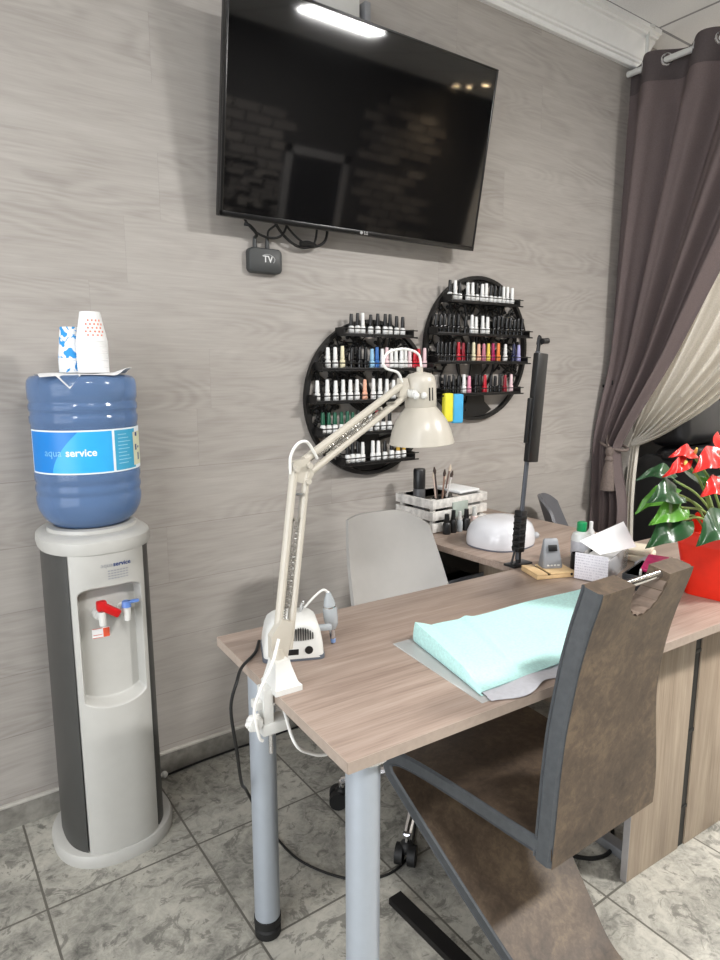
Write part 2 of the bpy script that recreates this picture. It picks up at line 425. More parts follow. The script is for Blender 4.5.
# skirting, cornice
b = B(); b.box(XL, XR, YW-.012, YW, 0, .072); struct('baseboard_back', b, M['baseboard'])
b = B(); b.box(XL, XR, YW-.014, YW, .072, .082, .003); struct('trim_3', b, M['bbtop'])
prof = [(0, 0), (.020, 0), (.024, .006), (.024, .020), (.036, .022), (.038, .030), (.046, .034), (.056, .052), (.078, .082), (.090, .094), (.090, .104), (.104, .106), (.106, .116), (.122, .120), (.122, .14), (0, .14)]
b = B(); b.loft([[V((x, YW-a, HC-.14+c)) for a, c in prof] for x in (XL, 3.13)])
struct('trim_1', b, M['cornice'], 25)

# ceiling lamps: recessed fluorescent panels, the last one added, and three warm spots
for (x, y, w, d, lab) in ((2.82, -.76, .62, .24, 'bright recessed ceiling light mirrored in the television screen'), (.55, -.76, .62, .24, 'bright recessed ceiling light above the desk side of the room'),
                     (-1.3, -.76, .62, .24, 'bright recessed ceiling light nearest the shop window'),
                     (4.3, .9, .62, .24, 'added unseen light above the black massage chair, brightening the sheer curtain')):  # unseen panel, added to light up the sheer curtain
    t_ = thing('ceiling_light', lab, 'ceiling light', (x, y, HC), 0, 'recessed ceiling lights')
    bb = B()
    bb.box(-w/2-.03, w/2+.03, -d/2-.03, -d/2, -.015, 0); bb.box(-w/2-.03, w/2+.03, d/2, d/2+.03, -.015, 0); bb.box(-w/2-.03, -w/2, -d/2, d/2, -.015, 0); bb.box(w/2, w/2+.03, -d/2, d/2, -.015, 0)
    part('frame', bb, M['white'], t_); part('diffuser', B().box(-w/2, w/2, -d/2, d/2, -.008, 0), M['lampglow'], t_)
for k, (x, y) in enumerate(((4.80, -1.76), (4.82, -1.59), (4.70, -1.23))):
    t_ = thing('ceiling_spotlight', ('first', 'second', 'third')[k]+' warm round ceiling spot from the front wall', 'spotlight', (x, y, HC), 0, 'warm ceiling spots')
    part('trim_ring', B().lathe([(.05, 0), (.05, -.02), (.038, -.022), (.036, -.004)], seg=24), M['chrome'], t_)
    part('bulb', B().lathe([(.034, -.004), (.034, -.016), (0, -.018)], seg=20), M['spotglow'], t_)

# ------------------------------------------------------------------ television
TT = math.radians(9.6)
tv = thing('television', 'large black flat television tilted down high on the grey panelled wall', 'television', (1.4135, 1.9705, 1.840))
tv.rotation_euler = (TT, 0, 0)          # local: x along, z up the screen, y towards wall; front at y = 0
W2, HT = .5415, .640
b = B(); b.box(-W2, W2, .004, .038, 0, HT, .004); b.box(-.33, .33, .03, .085, .06, HT-.12, .012); part('housing', b, M['black'], tv)
b = B(); e = .009
b.box(-W2, W2, 0, .012, 0, .016, .002); b.box(-W2, W2, 0, .012, HT-e, HT, .002); b.box(-W2, -W2+e, 0, .012, 0, HT, .002); b.box(W2-e, W2, 0, .012, 0, HT, .002)
part('bezel', b, M['tvframe'], tv)
part('screen', B().box(-W2+e, W2-e, .002, .008, .016, HT-e), M['screen'], tv)
M['silver'] = mat('silver_print', (190, 190, 190), .35, .3)
b = B(); b.lathe([(.0055, 0), (.0055, .0012)], seg=18, M_=Matrix.Translation((-.012, -.0002, .0085)) @ Matrix.Rotation(PI/2, 4, 'X'))
b.add(text_bm('LG', .014, lambda x, y: V((x+.008, -.0006, .0085+y)), bold=.0004)); part('maker_badge', b, M['silver'], tv, label='small silver badge on the bottom bezel')
b = B(); b.box(-.10, .13, .085, .10, .1, HT-.02, .004); part('mount_plate', b, M['greymetal'], tv)
# bracket on the wall (world axis, tv child by inverse)
wm = thing('wall_mount', 'pale metal wall bracket behind the top of the television', 'bracket', (1.36, YW, 2.46))
b = B(); b.box(-.14, .14, -.02, 0, -.36, .15, .004); b.box(-.155, -.13, -.055, 0, .02, .16, .003); b.box(.09, .115, -.055, 0, .02, .16, .003); part('wall_plate', b, M['greymetal'], wm)
b = B(); b.box(-.10, .075, -.045, -.02, .05, .165, .004); part('cross_arm', b, M['white'], wm)
b = B(); b.lathe([(.014, 0), (.016, .012), (.009, .03), (.004, .034)], c=(.01, -.03, .155), seg=12); part('knob', b, M['white'], wm)

# set-top box and its leads
sb = thing('set_top_box', 'small charcoal set-top box hanging on the wall below the television', 'set-top box', (1.063, 2.0558, 1.733))
b = B()
def sq(w, h, r, n=6, sx=1):
    pts = []
    for cx, cy, a0 in ((w/2-r, h/2-r, 0), (-w/2+r, h/2-r, 90), (-w/2+r, -h/2+r, 180), (w/2-r, -h/2+r, 270)):
        for k in range(n+1):
            a = math.radians(a0+90*k/n); pts.append((cx+r*math.cos(a), cy+r*math.sin(a)))
    return pts
def rslab(b, w, h, r, y0, y1, c=(0, 0), bev=.004):
    rings = []
    for y, i in ((y0+bev, 0), (y0+bev*.3, bev*.4), (y0, bev), ):
        rings.append([V((c[0]+x, y, c[1]+z)) for x, z in sq(w-2*i, h-2*i, r-i*.5)])
    rings = rings[::-1]+[[V((c[0]+x, y1, c[1]+z)) for x, z in sq(w, h, r)]]
    return b.loft(rings)
rslab(b, .122, .080, .016, -.014, .014); part('case', b, M['stb'], sb)
b = B(); b.add(text_bm('TV', .030, lambda x, y: V((x+.006, -.0146, y+.004)), bold=.0006))
b.tube([(.006+.026*math.cos(a), -.0146, .004+.016*math.sin(a)) for a in [2*PI*k/28 for k in range(-3, 12)]], .0009, 5); part('printed_logo', b, M['silver'], sb)
b = B()
for x in (-.034, .012): part('plug', B().cyl((x, 0, .038), (x, 0, .075), .008, .006, 12), M['stb'], sb)
def lead(name, pts, r, m, label, n=8, seg=8, group=None):
    return solo(name, B().tube(cat(pts, n), r, seg), m, label, 'cable', group=group)
lead('video_cable', [(1.075, 2.05, 1.805), (1.076, 2.045, 1.83), (1.10, 2.02, 1.86), (1.10, 2.03, 1.93)], .0035, M['cable'], 'short black lead rising from the set-top box right plug', group='leads below the television')
lead('video_cable', [(1.028, 2.05, 1.805), (1.026, 2.035, 1.813), (1.0, 2.03, 1.835), (.985, 2.04, 1.84)], .0055, M['cable'], 'stubby black lead bent left from the set-top box left plug', group='leads below the television')
lead('power_cable', [(.97, 2.03, 1.92), (.975, 2.03, 1.865), (1.02, 2.035, 1.82), (1.09, 2.04, 1.807), (1.13, 2.03, 1.835), (1.15, 2.03, 1.93)], .004, M['cable'], 'black lead looping low just right of the set-top box', group='leads below the television')
lead('power_cable', [(1.07, 2.03, 1.93), (1.10, 2.035, 1.85), (1.16, 2.04, 1.80), (1.22, 2.04, 1.79), (1.29, 2.03, 1.82), (1.30, 2.03, 1.93)], .005, M['cable'], 'black lead hanging in the widest loop below the television', group='leads below the television')
lead('power_cable', [(1.12, 2.02, 1.93), (1.13, 2.03, 1.86), (1.20, 2.036, 1.806), (1.25, 2.036, 1.81), (1.262, 2.03, 1.93)], .004, M['cable'], 'black lead hanging inside the widest loop below the television', group='leads below the television')
b = B(); b.tube(cat([(1.19, 2.034, 1.797), (1.22, 2.03, 1.803), (1.25, 2.034, 1.797)], 5), .009, 8); solo('cable_tie', b, M['cable'], 'black tie bundling the looped leads below the television', 'cable tie')

# ------------------------------------------------------------------ polish racks
def rack(label, cx, cz, R, rows):
    t_ = thing('polish_rack', label, 'polish rack', (cx, YW, cz), 0, 'round wall racks')
    b = B()
    ring = []
    for k in range(72):
        a = 2*PI*k/72; c, s_ = math.cos(a), math.sin(a)
        ring.append([V(((R+dr)*c, dy, (R+dr)*s_)) for dr, dy in ((0, -.004), (0, -.024), (-.015, -.024), (-.015, -.004))])
    b.loft(ring, loop=True); part('hoop', b, M['blackmetal'], t_)
    b = B(); r_ = random.Random(int(cx*100))
    zt = -R+.01
    b.prism([V((x, -.012, z)) for x, z in [(-.10, zt+.035), (-.055, zt+.07), (-.04, zt+.16), (-.028, zt+.27), (.028, zt+.27), (.04, zt+.16), (.055, zt+.07), (.10, zt+.035), (.05, zt+.008), (-.05, zt+.008)]], (0, .008, 0))
    def branch(p, a, L, r, depth):
        pts = [V((p[0], -.010, p[1]))]; x, z = p; n = 7; curl = r_.uniform(-1.6, 1.6)/n
        for k in range(n):
            a += curl*(1 if k < 4 else 2.2); x += L/n*math.cos(a); z += L/n*math.sin(a)
            if math.hypot(x, z) > R-.02: break
            pts.append(V((x, -.010, z)))
            if depth < 2 and k in (2, 4): branch((x, z), a+r_.choice((-1, 1))*r_.uniform(.6, 1.1), L*.62, r*.7, depth+1)
            if depth and k % 2:
                la = a+r_.choice((-1, 1)); b.sphere((x+.012*math.cos(la), -.010, z+.012*math.sin(la)), .008, seg=8)
        if len(pts) > 2: b.tube(cat(pts, 3), [r*(1-.55*k/(3*(len(pts)-1))) for k in range(3*(len(pts)-1)+1)], 6)
    for a in (.15, .5, .8, 1.1, 1.4, 1.75, 2.05, 2.35, 2.65, 3.0): branch((.015*math.cos(a), -.05), a, R*1.0, .009, 0)
    for x_, z_, a in ((.0, -.13, .35), (0, -.13, 2.8), (.09, .06, .9), (-.09, .06, 2.2), (.05, .12, 1.3), (-.06, .12, 1.9), (.15, -.03, .2), (-.15, -.03, 2.9), (.17, .02, 1.2), (-.17, .02, 1.9), (.0, .0, 1.55)): branch((x_*R/.3, z_*R/.3), a, R*.7, .008, 0)
    for sgn in (-1, 1): branch((sgn*.04, -R*.55), PI/2-sgn*1.15, R*.7, .008, 0)
    part('tree_scrollwork', b, M['blackmetal'], t_, 60)
    for z, x0, x1 in rows:
        b = B(); b.box(x0, x1, -.075, -.02, z-.006, z, .001); b.box(x0, x1, -.078, -.075, z-.005, z+.004, .0005)
        b.tube([(x0-.02, -.080, z+.020), (x1+.02, -.080, z+.020)], .0022, 6); b.tube([(x0-.02, -.080, z-.006), (x1+.02, -.080, z-.006)], .003, 6)
        for x in (x0, x1): b.box(x-.002, x+.002, -.08, -.018, z-.006, z+.024)
        part('shelf', b, M['blackmetal'], t_)
    return t_
LX, LZ, RX, RZ = 1.508, 1.262, 2.080, 1.457
LR = [(1.500, 1.345, 1.665), (1.376, 1.250, 1.770), (1.259, 1.222, 1.790), (1.140, 1.245, 1.770), (1.024, 1.345, 1.680)]
RR = [(1.648, 1.862, 2.265), (1.517, 1.790, 2.335), (1.404, 1.795, 2.330), (1.272, 1.835, 2.290)]
rack('lower left round black metal polish rack behind the desk lamp', LX, LZ, .297, [(z-LZ, a-LX, c-LX) for z, a, c in LR])
rack('upper right round black metal polish rack below the television corner', RX, RZ, .305, [(z-RZ, a-RX, c-RX) for z, a, c in RR])
K, Wt = 'black', 'white'
LB = [([1.397, 1.423, 1.448, 1.481, 1.517, 1.55, 1.577, 1.608, 1.636], [K, K, Wt, K, K, K, K, K, K], 'white'),
      ([1.289, 1.324, 1.357, 1.396, 1.431, 1.462, 1.49, 1.513, 1.539, 1.561, 1.584, 1.607, 1.630, 1.653, 1.676, 1.699, 1.722, 1.753], [Wt, Wt, 'cream', K, K, K, 'light blue', 'blue', Wt, 'pale pink', Wt, Wt, Wt, Wt, 'pale pink', 'red', 'red', 'pale pink'], None),
      ([1.247, 1.287, 1.323, 1.359, 1.39, 1.422, 1.456, 1.494, 1.526, 1.561, 1.594, 1.629], [Wt]*6+['peach']+[Wt]*5, 'white'),
      ([1.269, 1.295, 1.321, 1.35, 1.376, 1.401, 1.426, 1.453, 1.479, 1.514, 1.543, 1.573], ['green']*6+[K, K, Wt, 'dark red', K, K], 'white'),
      ([1.375, 1.399, 1.422, 1.445, 1.496, 1.521, 1.554, 1.590, 1.617, 1.650], [K, K, K, Wt, Wt, Wt, K, K, 'gold', 'gold'], 'white')]
RB = [([1.879, 1.907, 1.935, 1.977, 2.004, 2.035, 2.061, 2.086, 2.115, 2.140, 2.166, 2.192, 2.218, 2.244], [K, Wt, K, Wt, Wt, K, Wt, Wt, K, K, K, Wt, Wt, Wt], 'white'),
      ([1.810, 1.833, 1.856, 1.882, 1.906, 1.934, 1.972, 2.006, 2.031, 2.075, 2.10, 2.141, 2.167, 2.193, 2.219, 2.243, 2.268, 2.292, 2.317], [K]*7+[Wt]*4+[K]*8, 'same'),
      ([1.820, 1.843, 1.866, 1.889, 1.912, 1.938, 1.964, 1.991, 2.025, 2.055, 2.08, 2.108, 2.141, 2.173, 2.22, 2.274, 2.302], [K]*5+['red', 'dark red', K, 'cream', 'peach', 'mauve', 'yellow', 'magenta', 'orange', Wt, 'navy', 'lavender'], 'same'),
      ([1.866, 1.89, 1.913, 1.942, 1.969, 2.0, 2.040, 2.065, 2.096, 2.132, 2.164, 2.19, 2.222, 2.266], [K]*4+[Wt, 'pink', K, K, 'red', K, K, K, 'dark red', 'pale pink'], 'same')]
ORD = ['first', 'second', 'third', 'fourth', 'fifth', 'sixth', 'seventh', 'eighth', 'ninth', 'tenth', 'eleventh', 'twelfth', 'thirteenth', 'fourteenth', 'fifteenth', 'sixteenth']
def bottle_mesh(kind):
    b = B()
    if kind == 'glass': b.lathe([(.0085, 0), (.0105, .002), (.0108, .024), (.0095, .030), (.005, .033), (.005, .037)], seg=12)
    else: b.lathe([(.0078, .033), (.0082, .036), (.0066, .074), (.0058, .077), (0, .0775)], seg=12)
    return b
MC = {}
def shared(kind, c):
    if (kind, c) not in MC:
        MC[kind, c] = bottle_mesh(kind).mesh('polish_'+kind, BM_[c] if kind == 'glass' else CM[c], 40)
    return MC[kind, c]
def bottles(side, rackrows, rows, names):
    for (z, _, _), (xs, cols, body), nm in zip(rackrows, rows, names):
        seen = {}
        for x, c in zip(xs, cols):
            k = seen.get(c, 0); seen[c] = k+1; tot = cols.count(c)
            bc = c if body == 'same' else (body or c)
            if body == 'white' and c == 'peach': bc = 'peach'
            jit = random.uniform(-.004, .004)
            o = link('polish_bottle', shared('glass', bc), None, (x, 2.022+jit, z+.0004), random.uniform(0, 6))
            sc = random.uniform(.94, 1.06); o.scale = (1, 1, sc)
            lab = (f'{ORD[k]} {c}-capped polish bottle from the left, {nm} shelf of {side} round rack' if tot > 1 else f'only {c}-capped polish bottle on the {nm} shelf of the {side} round rack')
            tag(o, lab, 'nail polish', f'polish bottles on the {nm} shelf of the {side} rack')
            link('cap', shared('cap', c), o)
bottles('left', LR, LB, ['top', 'second', 'middle', 'fourth', 'bottom'])
bottles('right', RR, RB, ['top', 'second', 'third', 'bottom'])
# yellow and blue foam strips hanging on the right rack
t_ = thing('hanging_sponge', 'yellow and blue soft block hanging at the lower left of the right rack', 'sponge', (1.875, 1.985, 1.165), math.radians(-10))
b = B(); b.box(-.046, -.004, -.014, .014, -.005, .112, .007, 3); part('yellow_half', b, M['yellow'], t_, label='yellow half')
b = B(); b.box(-.003, .046, -.014, .014, -.012, .108, .007, 3); part('blue_half', b, M['skyblue'], t_, label='sky blue half')

# ------------------------------------------------------------------ water dispenser
DX, DY = .421, 1.895
wd = thing('water_dispenser', 'tall white and dark grey water dispenser standing against the wall', 'water dispenser', (DX, DY, 0))
A_, B2, NX = .139, .158, 2.5
def sup(a, A=A_, Bb=B2, n=NX):
    c, s_ = math.cos(a), math.sin(a)
    return (A*math.copysign(abs(c)**(2/n), c), Bb*math.copysign(abs(s_)**(2/n), s_))
def yfront(x, Bb=B2): return -Bb*(1-min(1, abs(x/A_))**NX)**(1/NX)
# base
b = B(); rings = []
for z, g in ((0, .026), (.022, .028), (.034, .022), (.038, .01)):
    rings.append([V((*sup(2*PI*k/64, A_+g+.002, B2+g-.014, 2.3), z)) for k in range(64)])
b.loft(rings); part('base', b, M['dispwhite'], wd)
# body (dark side panels); the front is set back behind the white fascia
b = B(); rings = []
for z, g in ((.034, 0), (.25, -.001), (.90, -.004)):
    r = []
    for k in range(96):
        x, y = sup(2*PI*k/96, A_+g, B2+g)
        if y < 0 and abs(x) < .094: y = max(y, -.082)
        r.append(V((x, y, z)))
    rings.append(r)
b.loft(rings); part('side_panel', b, M['dispgrey'], wd, 40)
# fascia with recess
def fas(u, v):
    x = -.0955+.191*u; z = .036+.868*v; y = yfront(x)-.0035
    arch = .795+.006-.9*max(0, abs(x-.0)-.045)**2*22*.5
    ins = ss(-.0835, -.0715, x)*(1-ss(.0735, .0835, x))
    low = .492-.022*(1-(x/.09)**2)
    vert = ss(low-.002, low+.012, z)*(1-ss(arch-.010, arch+.010, z))
    dep = .046*ins*vert
    return V((x, y+dep, z))
b = B(); b.grid(fas, 90, 420)
for sgn in (0, 1):
    x = -.0955+.191*sgn
    b.grid(lambda u, v: V((x, lerp(yfront(x)-.0035, -.078, u), .036+.868*v)), 2, 20)
fa = part('fascia', b, M['dispwhite'], wd, 60)
# lid
b = B(); rings = []
for z, g in ((.896, -.006), (.900, .003), (.916, .006), (.932, .004), (.940, -.006), (.944, -.03)):
    rings.append([V((*sup(2*PI*k/72, A_+g, B2+g+.004, 2.4), z+(.004 if False else 0))) for k in range(72)])
b.loft(rings); part('lid', b, M['dispwhite'], wd)
b = B(); b.lathe([(.118, .942), (.116, .953), (.10, .956), (.09, .95)], seg=48); part('bottle_collar', b, M['dispwhite'], wd)
# taps
def tap(x, m, name, lab):
    y0 = yfront(x)+.042
    b = B(); b.cyl((x, y0, .728), (x, y0-.022, .728), .0165, .0145, 20); b.cyl((x+.002, y0-.015, .728), (x+.002, y0-.042, .728), .010)
    b.cyl((x+.002, y0-.040, .742), (x+.002, y0-.040, .704), .0105, .0085); p = part('tap', b, M['white'], wd)
    return p, y0
p, y0 = tap(-.028, M['redtap'], 'tap', '')
b = B(); b.box(-.013, .013, -.011, .011, -.007, .020, .005); b.box(-.012, .050, -.012, .010, -.010, .012, .005, M_=Matrix.Rotation(.62, 4, 'Y') @ Matrix.Translation((.0, 0, .004)))
for v in b.bm.verts: v.co += V((-.026, y0-.040, .752))
o = sub('lever', b, M['redtap'], p); o['label'] = 'red hot-water lever'
p, y0 = tap(.037, M['bluetap'], 'tap', '')
b = B(); b.cyl((0, 0, -.004), (0, 0, .012), .013, .011, 16); b.box(.0, .034, -.006, .006, .004, .012, .003)
for v in b.bm.verts: v.co += V((.038, y0-.040, .746))
o = sub('lever', b, M['bluetap'], p); o['label'] = 'pale blue cold-water lever'
def ydeep(x): return yfront(x)+.0415
b = B(); b.grid(lambda u, v: V((lerp(-.046, .0, u), ydeep(lerp(-.046, .0, u))-.0012, lerp(.655, .683, v))), 6, 2); st = part('sticker', b, M['paper'], wd)
b = B(); b.grid(lambda u, v: V((lerp(-.018, -.001, u), ydeep(lerp(-.018, -.001, u))-.0018, lerp(.656, .682, v))), 4, 2)
for z0, z1, x0, x1 in ((.656, .6575, -.045, -.019), (.6815, .683, -.045, -.019), (.664, .6655, -.043, -.02)): b.grid(lambda u, v: V((lerp(x0, x1, u), ydeep(lerp(x0, x1, u))-.0018, lerp(z0, z1, v))), 4, 1)
sub('orange_print', b, M['orange'], st)
# printing on the front
fr = lambda x: yfront(x)-.0045
b = B(); b.add(text_bm('aqua', .0165, lambda x, y: V((-.008+x, fr(-.008+x), .868+y)))); part('lettering', b, M['greyink'], wd)
b = B(); b.add(text_bm('service', .0165, lambda x, y: V((.032+x, fr(.032+x), .868+y)), bold=.0004)); part('lettering', b, M['ink'], wd)
b = B()
for z in (.850, .843, .836, .829):
    for k in range(7):
        x0 = -.006+k*.0078; b.grid(lambda u, v: V((x0+.006*u, fr(x0+.006*u), z+.003*v)), 2, 1)
part('small_print', b, M['greyink'], wd)
b = B(); b.sphere((.178, .05, .075), .011); b.cyl((.14, .05, .075), (.17, .05, .075), .006); part('drain_plug', b, M['white'], wd)
b = B()
b.add(text_bm('~', .05, lambda x, y: V((.03+x, fr(.03+x)+.0003, .31+y))))
part('embossed_mark', b, M['dispgrey'], wd) if False else b.bm.free()
lead('dispenser_cable', [(.55, 2.03, .02), (.62, 2.04, .006), (.75, 2.05, .005), (.95, 2.05, .005), (1.25, 2.045, .005), (1.5, 2.03, .005)], .0035, M['cable'], 'thin dark cable lying along the skirting beside the dispenser')

# bottle
wb = thing('water_bottle', 'large blue water bottle upside down on top of the dispenser', 'water bottle', (DX, DY, .944))
z0 = .944
pr_ = [(.0, .003), (.06, .004), (.105, .014), (.128, .034), (.141, .058), (.1445, .075), (.1455, .092), (.1425, .098), (.1425, .106), (.1455, .112), (.1455, .122), (.1425, .128), (.1425, .134), (.1455, .140), (.1460, .155), (.1445, .160), (.1445, .288),
      (.1470, .293), (.1475, .308), (.1440, .313), (.1440, .321), (.1475, .327), (.1475, .340), (.1440, .345), (.1440, .350), (.1475, .356), (.1480, .385), (.1460, .402), (.138, .413), (.115, .4175), (0, .4175)]
pr = [(r*.935, z) for r, z in pr_]
b = B(); b.lathe(pr, seg=64); bt = part('bottle_body', b, M['bottle'], wb, 50)
b = B(); b.lathe([(0, .006), (.054, .007), (.094, .017), (.115, .036), (.128, .06), (.131, .09), (.131, .33), (.0, .33)], seg=48)
t = NT('water'); t.set(Base_Color=rgb(226, 236, 250), Roughness=.05); t.b.inputs['Transmission Weight'].default_value = .9; t.b.inputs['IOR'].default_value = 1.1
part('water', b, t.m, wb, 50)
phi0 = math.atan2(-DY, -DX)+math.radians(2)
def cylp(a, z, r): # a: degrees to the right of the camera-facing direction
    w = phi0+math.radians(a); return V((r*math.cos(w), r*math.sin(w), z-z0))
LT, LB_ = 1.222, 1.108
def patch(a0, a1, zb, zt, r, n=24): return B().grid(lambda u, v: cylp(lerp(a0, a1, u), lerp(zb, zt, v), r), n, 2)
lab = part('label', patch(-76, 84, LB_, LT, 0.1368, 40), M['labelwhite'], wb)
sub('blue_panel', patch(-74, 25, LB_+.004, LT-.004, 0.1372), M['labelblue'], lab)
b = B(); b.grid(lambda u, v: cylp(lerp(-40+30*v**1.6, 25, u), lerp(LB_+.004, LT-.004, v), 0.1374), 20, 12); sub('light_blue_panel', b, M['labellight'], lab)
sub('teal_panel', patch(28, 60, LB_+.004, LT-.004, 0.1372), M['labelteal'], lab)
sub('cream_panel', patch(56, 80, LB_+.010, LT-.014, 0.1375), M['labelcream'], lab)
b = B()
for a, z, w, h in ((61, 1.196, 5, .010), (60, 1.158, 4, .016), (67, 1.162, 4, .006), (66, 1.13, 4, .02)): b.grid(lambda u, v: cylp(a+w*u, z+h*v, 0.1378), 3, 1)
sub('dark_print', b, M['ink'], lab)
b = B()
def arc(x, y, a0, z): return cylp(a0+math.degrees(x/0.1379), z+y, 0.1379)
b.add(text_bm('service', .027, lambda x, y: arc(x, y, -8, 1.164), bold=.0006)); sub('lettering', b, M['labelwhite'], lab)
b = B(); b.add(text_bm('aqua', .027, lambda x, y: arc(x, y, -38.5, 1.164))); sub('lettering', b, mat('pale_blue_print', (120, 190, 235), .45), lab)
b = B()
for k in range(9): b.grid(lambda u, v: cylp(32+20*u*(.6+.4*((k*7) % 5)/5), 1.205-.0095*k+.002*v, 0.1377), 4, 1)
sub('small_print', b, mat('print_pale', (150, 205, 228), .5), lab)

# paper sheet and cups on the bottle
b = B()
def pap(u, v):
    x = lerp(-.112, .108, u); y = lerp(-.118, .09, v)
    r = math.hypot(x, y); z = .0012+.003*math.sin(9*u+4*v)*math.sin(7*v)
    z = max(.0008, z)
    if r > .108: z -= (r-.108)*.12
    if u > .8 and v < .5: z += .022*ss(.8, .97, u)*(1-2*v)
    k = max(0, 1-v/.14)*max(0, 1-abs(u-.30)/.13)
    z -= .034*k; y -= .012*k+.006*max(0, 1-v/.14)
    return V((x, y, z))
b.grid(pap, 30, 24, .0006); solo('paper_napkin', b, M['paper'], 'crumpled white napkin spread on top of the blue water bottle', 'napkin', (DX, DY, 1.3625), -.1)
def cup_stack(name, label, x, y, h, rb, rt, rims, m, zb):
    t_ = thing(name, label, 'paper cups', (x, y, zb), 0, 'stacked paper cups')
    ch = h-.006*rims
    def cupm(dz, hh=ch):
        b = B(); b.lathe([(rb-.003, dz), (rb, dz+.001), (rb+.0012, dz+.003), (rb, dz+.0055), (lerp(rb, rt, .95), dz+hh*.97), (rt, dz+hh), (rt-.003, dz+hh-.002), (rt-.004, dz+hh-.006), (0, dz+hh-.006)], seg=36); return b
    for k in range(rims+1):
        part('cup', cupm(.006*k), m, t_, 40)
    return t_
cs = cup_stack('cup_stack', 'taller stack of white paper cups with a red print, upside down', .440, 1.842, .157, .039, .0250, 13, M['paper'], 1.3662)
b = B(); wv = []
for k in range(7):
    z = .084+.0095*k; r = lerp(.039, .025, (z-.078)/.079)+.0006
    for a in range(-4, 5):
        if (a*a/20+((k-3)**2)/9) < 1 and (a+k) % 2 == 0:
            b.grid(lambda u, v: V((r*math.cos(phi0+.15+(a+u*.9)*.16), r*math.sin(phi0+.15+(a+u*.9)*.16), z+.005*v)), 3, 1)
part('red_print', b, mat('coral_print', (232, 130, 104), .6), cs)
cup_stack('cup_stack', 'shorter stack of blue splashed paper cups beside the tall stack', .402, 1.905, .120, .034, .025, 6, M['bluecup'], 1.3662)

# ------------------------------------------------------------------ front desk
RZD = math.radians(-2.8)
dk = thing('desk', 'front manicure desk with oak-effect top on silver tube legs', 'desk', (.542, .798, 0), RZD)
b = B(); b.box(0, 1.80, 0, .596, .728, .75, .0015); part('tabletop', b, M['desk'], dk)
b = B(); 
b.box(-.0012, .0012, .001, .595, .7285, .7495); b.box(.0, 1.80, -.0012, .0012, .7285, .7495)
part('edge_band', b, M['bbtop'] if False else mat('pale_edge_band', (162, 147, 135), .5, var=.08, vs=60), dk)
def leg(x, y):
    b = B(); b.lathe([(.031, .045), (.031, .722)], c=(x, y, 0), seg=36); l_ = part('leg', b, M['alu'], dk)
    sub('foot', B().lathe([(.027, 0), (.032, .004), (.032, .022), (.027, .026), (.027, .032), (.033, .034), (.033, .052), (.030, .054)], c=(x, y, 0), seg=32), M['rubber'], l_)
    sub('mount_plate', B().lathe([(.05, .722), (.05, .728), (0, .728)], c=(x, y, 0), seg=32), M['chrome'], l_)
leg(.062, .052); leg(.062, .485)
def dlocal(x, y):
    v = Matrix.Rotation(-RZD, 4, 'Z') @ V((x-.542, y-.798, 0)); return v
p0 = dlocal(1.493, .858)
b = B(); b.box(p0.x, p0.x+.240, p0.y, p0.y+.018, 0, .728, .001); part('front_panel', b, M['panel'], dk)
b = B(); b.box(p0.x-.001, p0.x+.001, p0.y-.001, p0.y+.018, 0, .728); part('panel_edge', b, mat('grey_edge_band', (150, 146, 144), .5), dk)
b = B(); b.box(p0.x+.272, p0.x+.60, p0.y, p0.y+.018, 0, .728, .001); part('front_panel', b, M['panel'], dk)
b = B(); b.box(p0.x+.2405, p0.x+.2715, p0.y+.004, p0.y+.018, 0.0, .728, .001)
for z in (.12, .36, .60): b.box(p0.x+.238, p0.x+.276, p0.y+.002, p0.y+.03, z, z+.012, .002)
part('gap_backing', b, M['cable'], dk)
b = B(); b.box(p0.x+.06, p0.x+.10, p0.y+.05, p0.y+.44, 0, .03, .004); b.box(p0.x+.06, p0.x+.10, p0.y+.20, p0.y+.26, .03, .728, .004); part('leg_frame', b, M['greymetal'], dk)

# back desk
fd = thing('side_desk', 'oak-effect side desk running from the front desk to the wall', 'desk', (1.562, 1.352, 0), math.radians(2.6))
b = B(); b.box(.005, .62, .005, .675, .728, .75, .0015); part('tabletop', b, M['desk'], fd)
b = B(); b.box(.56, .578, .02, .66, 0, .728, .001); part('side_panel', b, M['panel'], fd)
b = B(); b.box(.04, .56, .640, .655, .10, .728, .001); part('back_panel', b, mat('dark_panel', (44, 42, 40), .6), fd)
b = B(); b.box(.20, .216, .02, .30, .45, .728, .001); part('divider', b, M['panel'], fd)
b = B(); b.box(.03, .25, .34, .60, .56, .578, .001); b.box(.03, .25, .34, .352, .578, .60, .001); part('shelf', b, mat('blue_grey_shelf', (124, 130, 140), .5), fd)

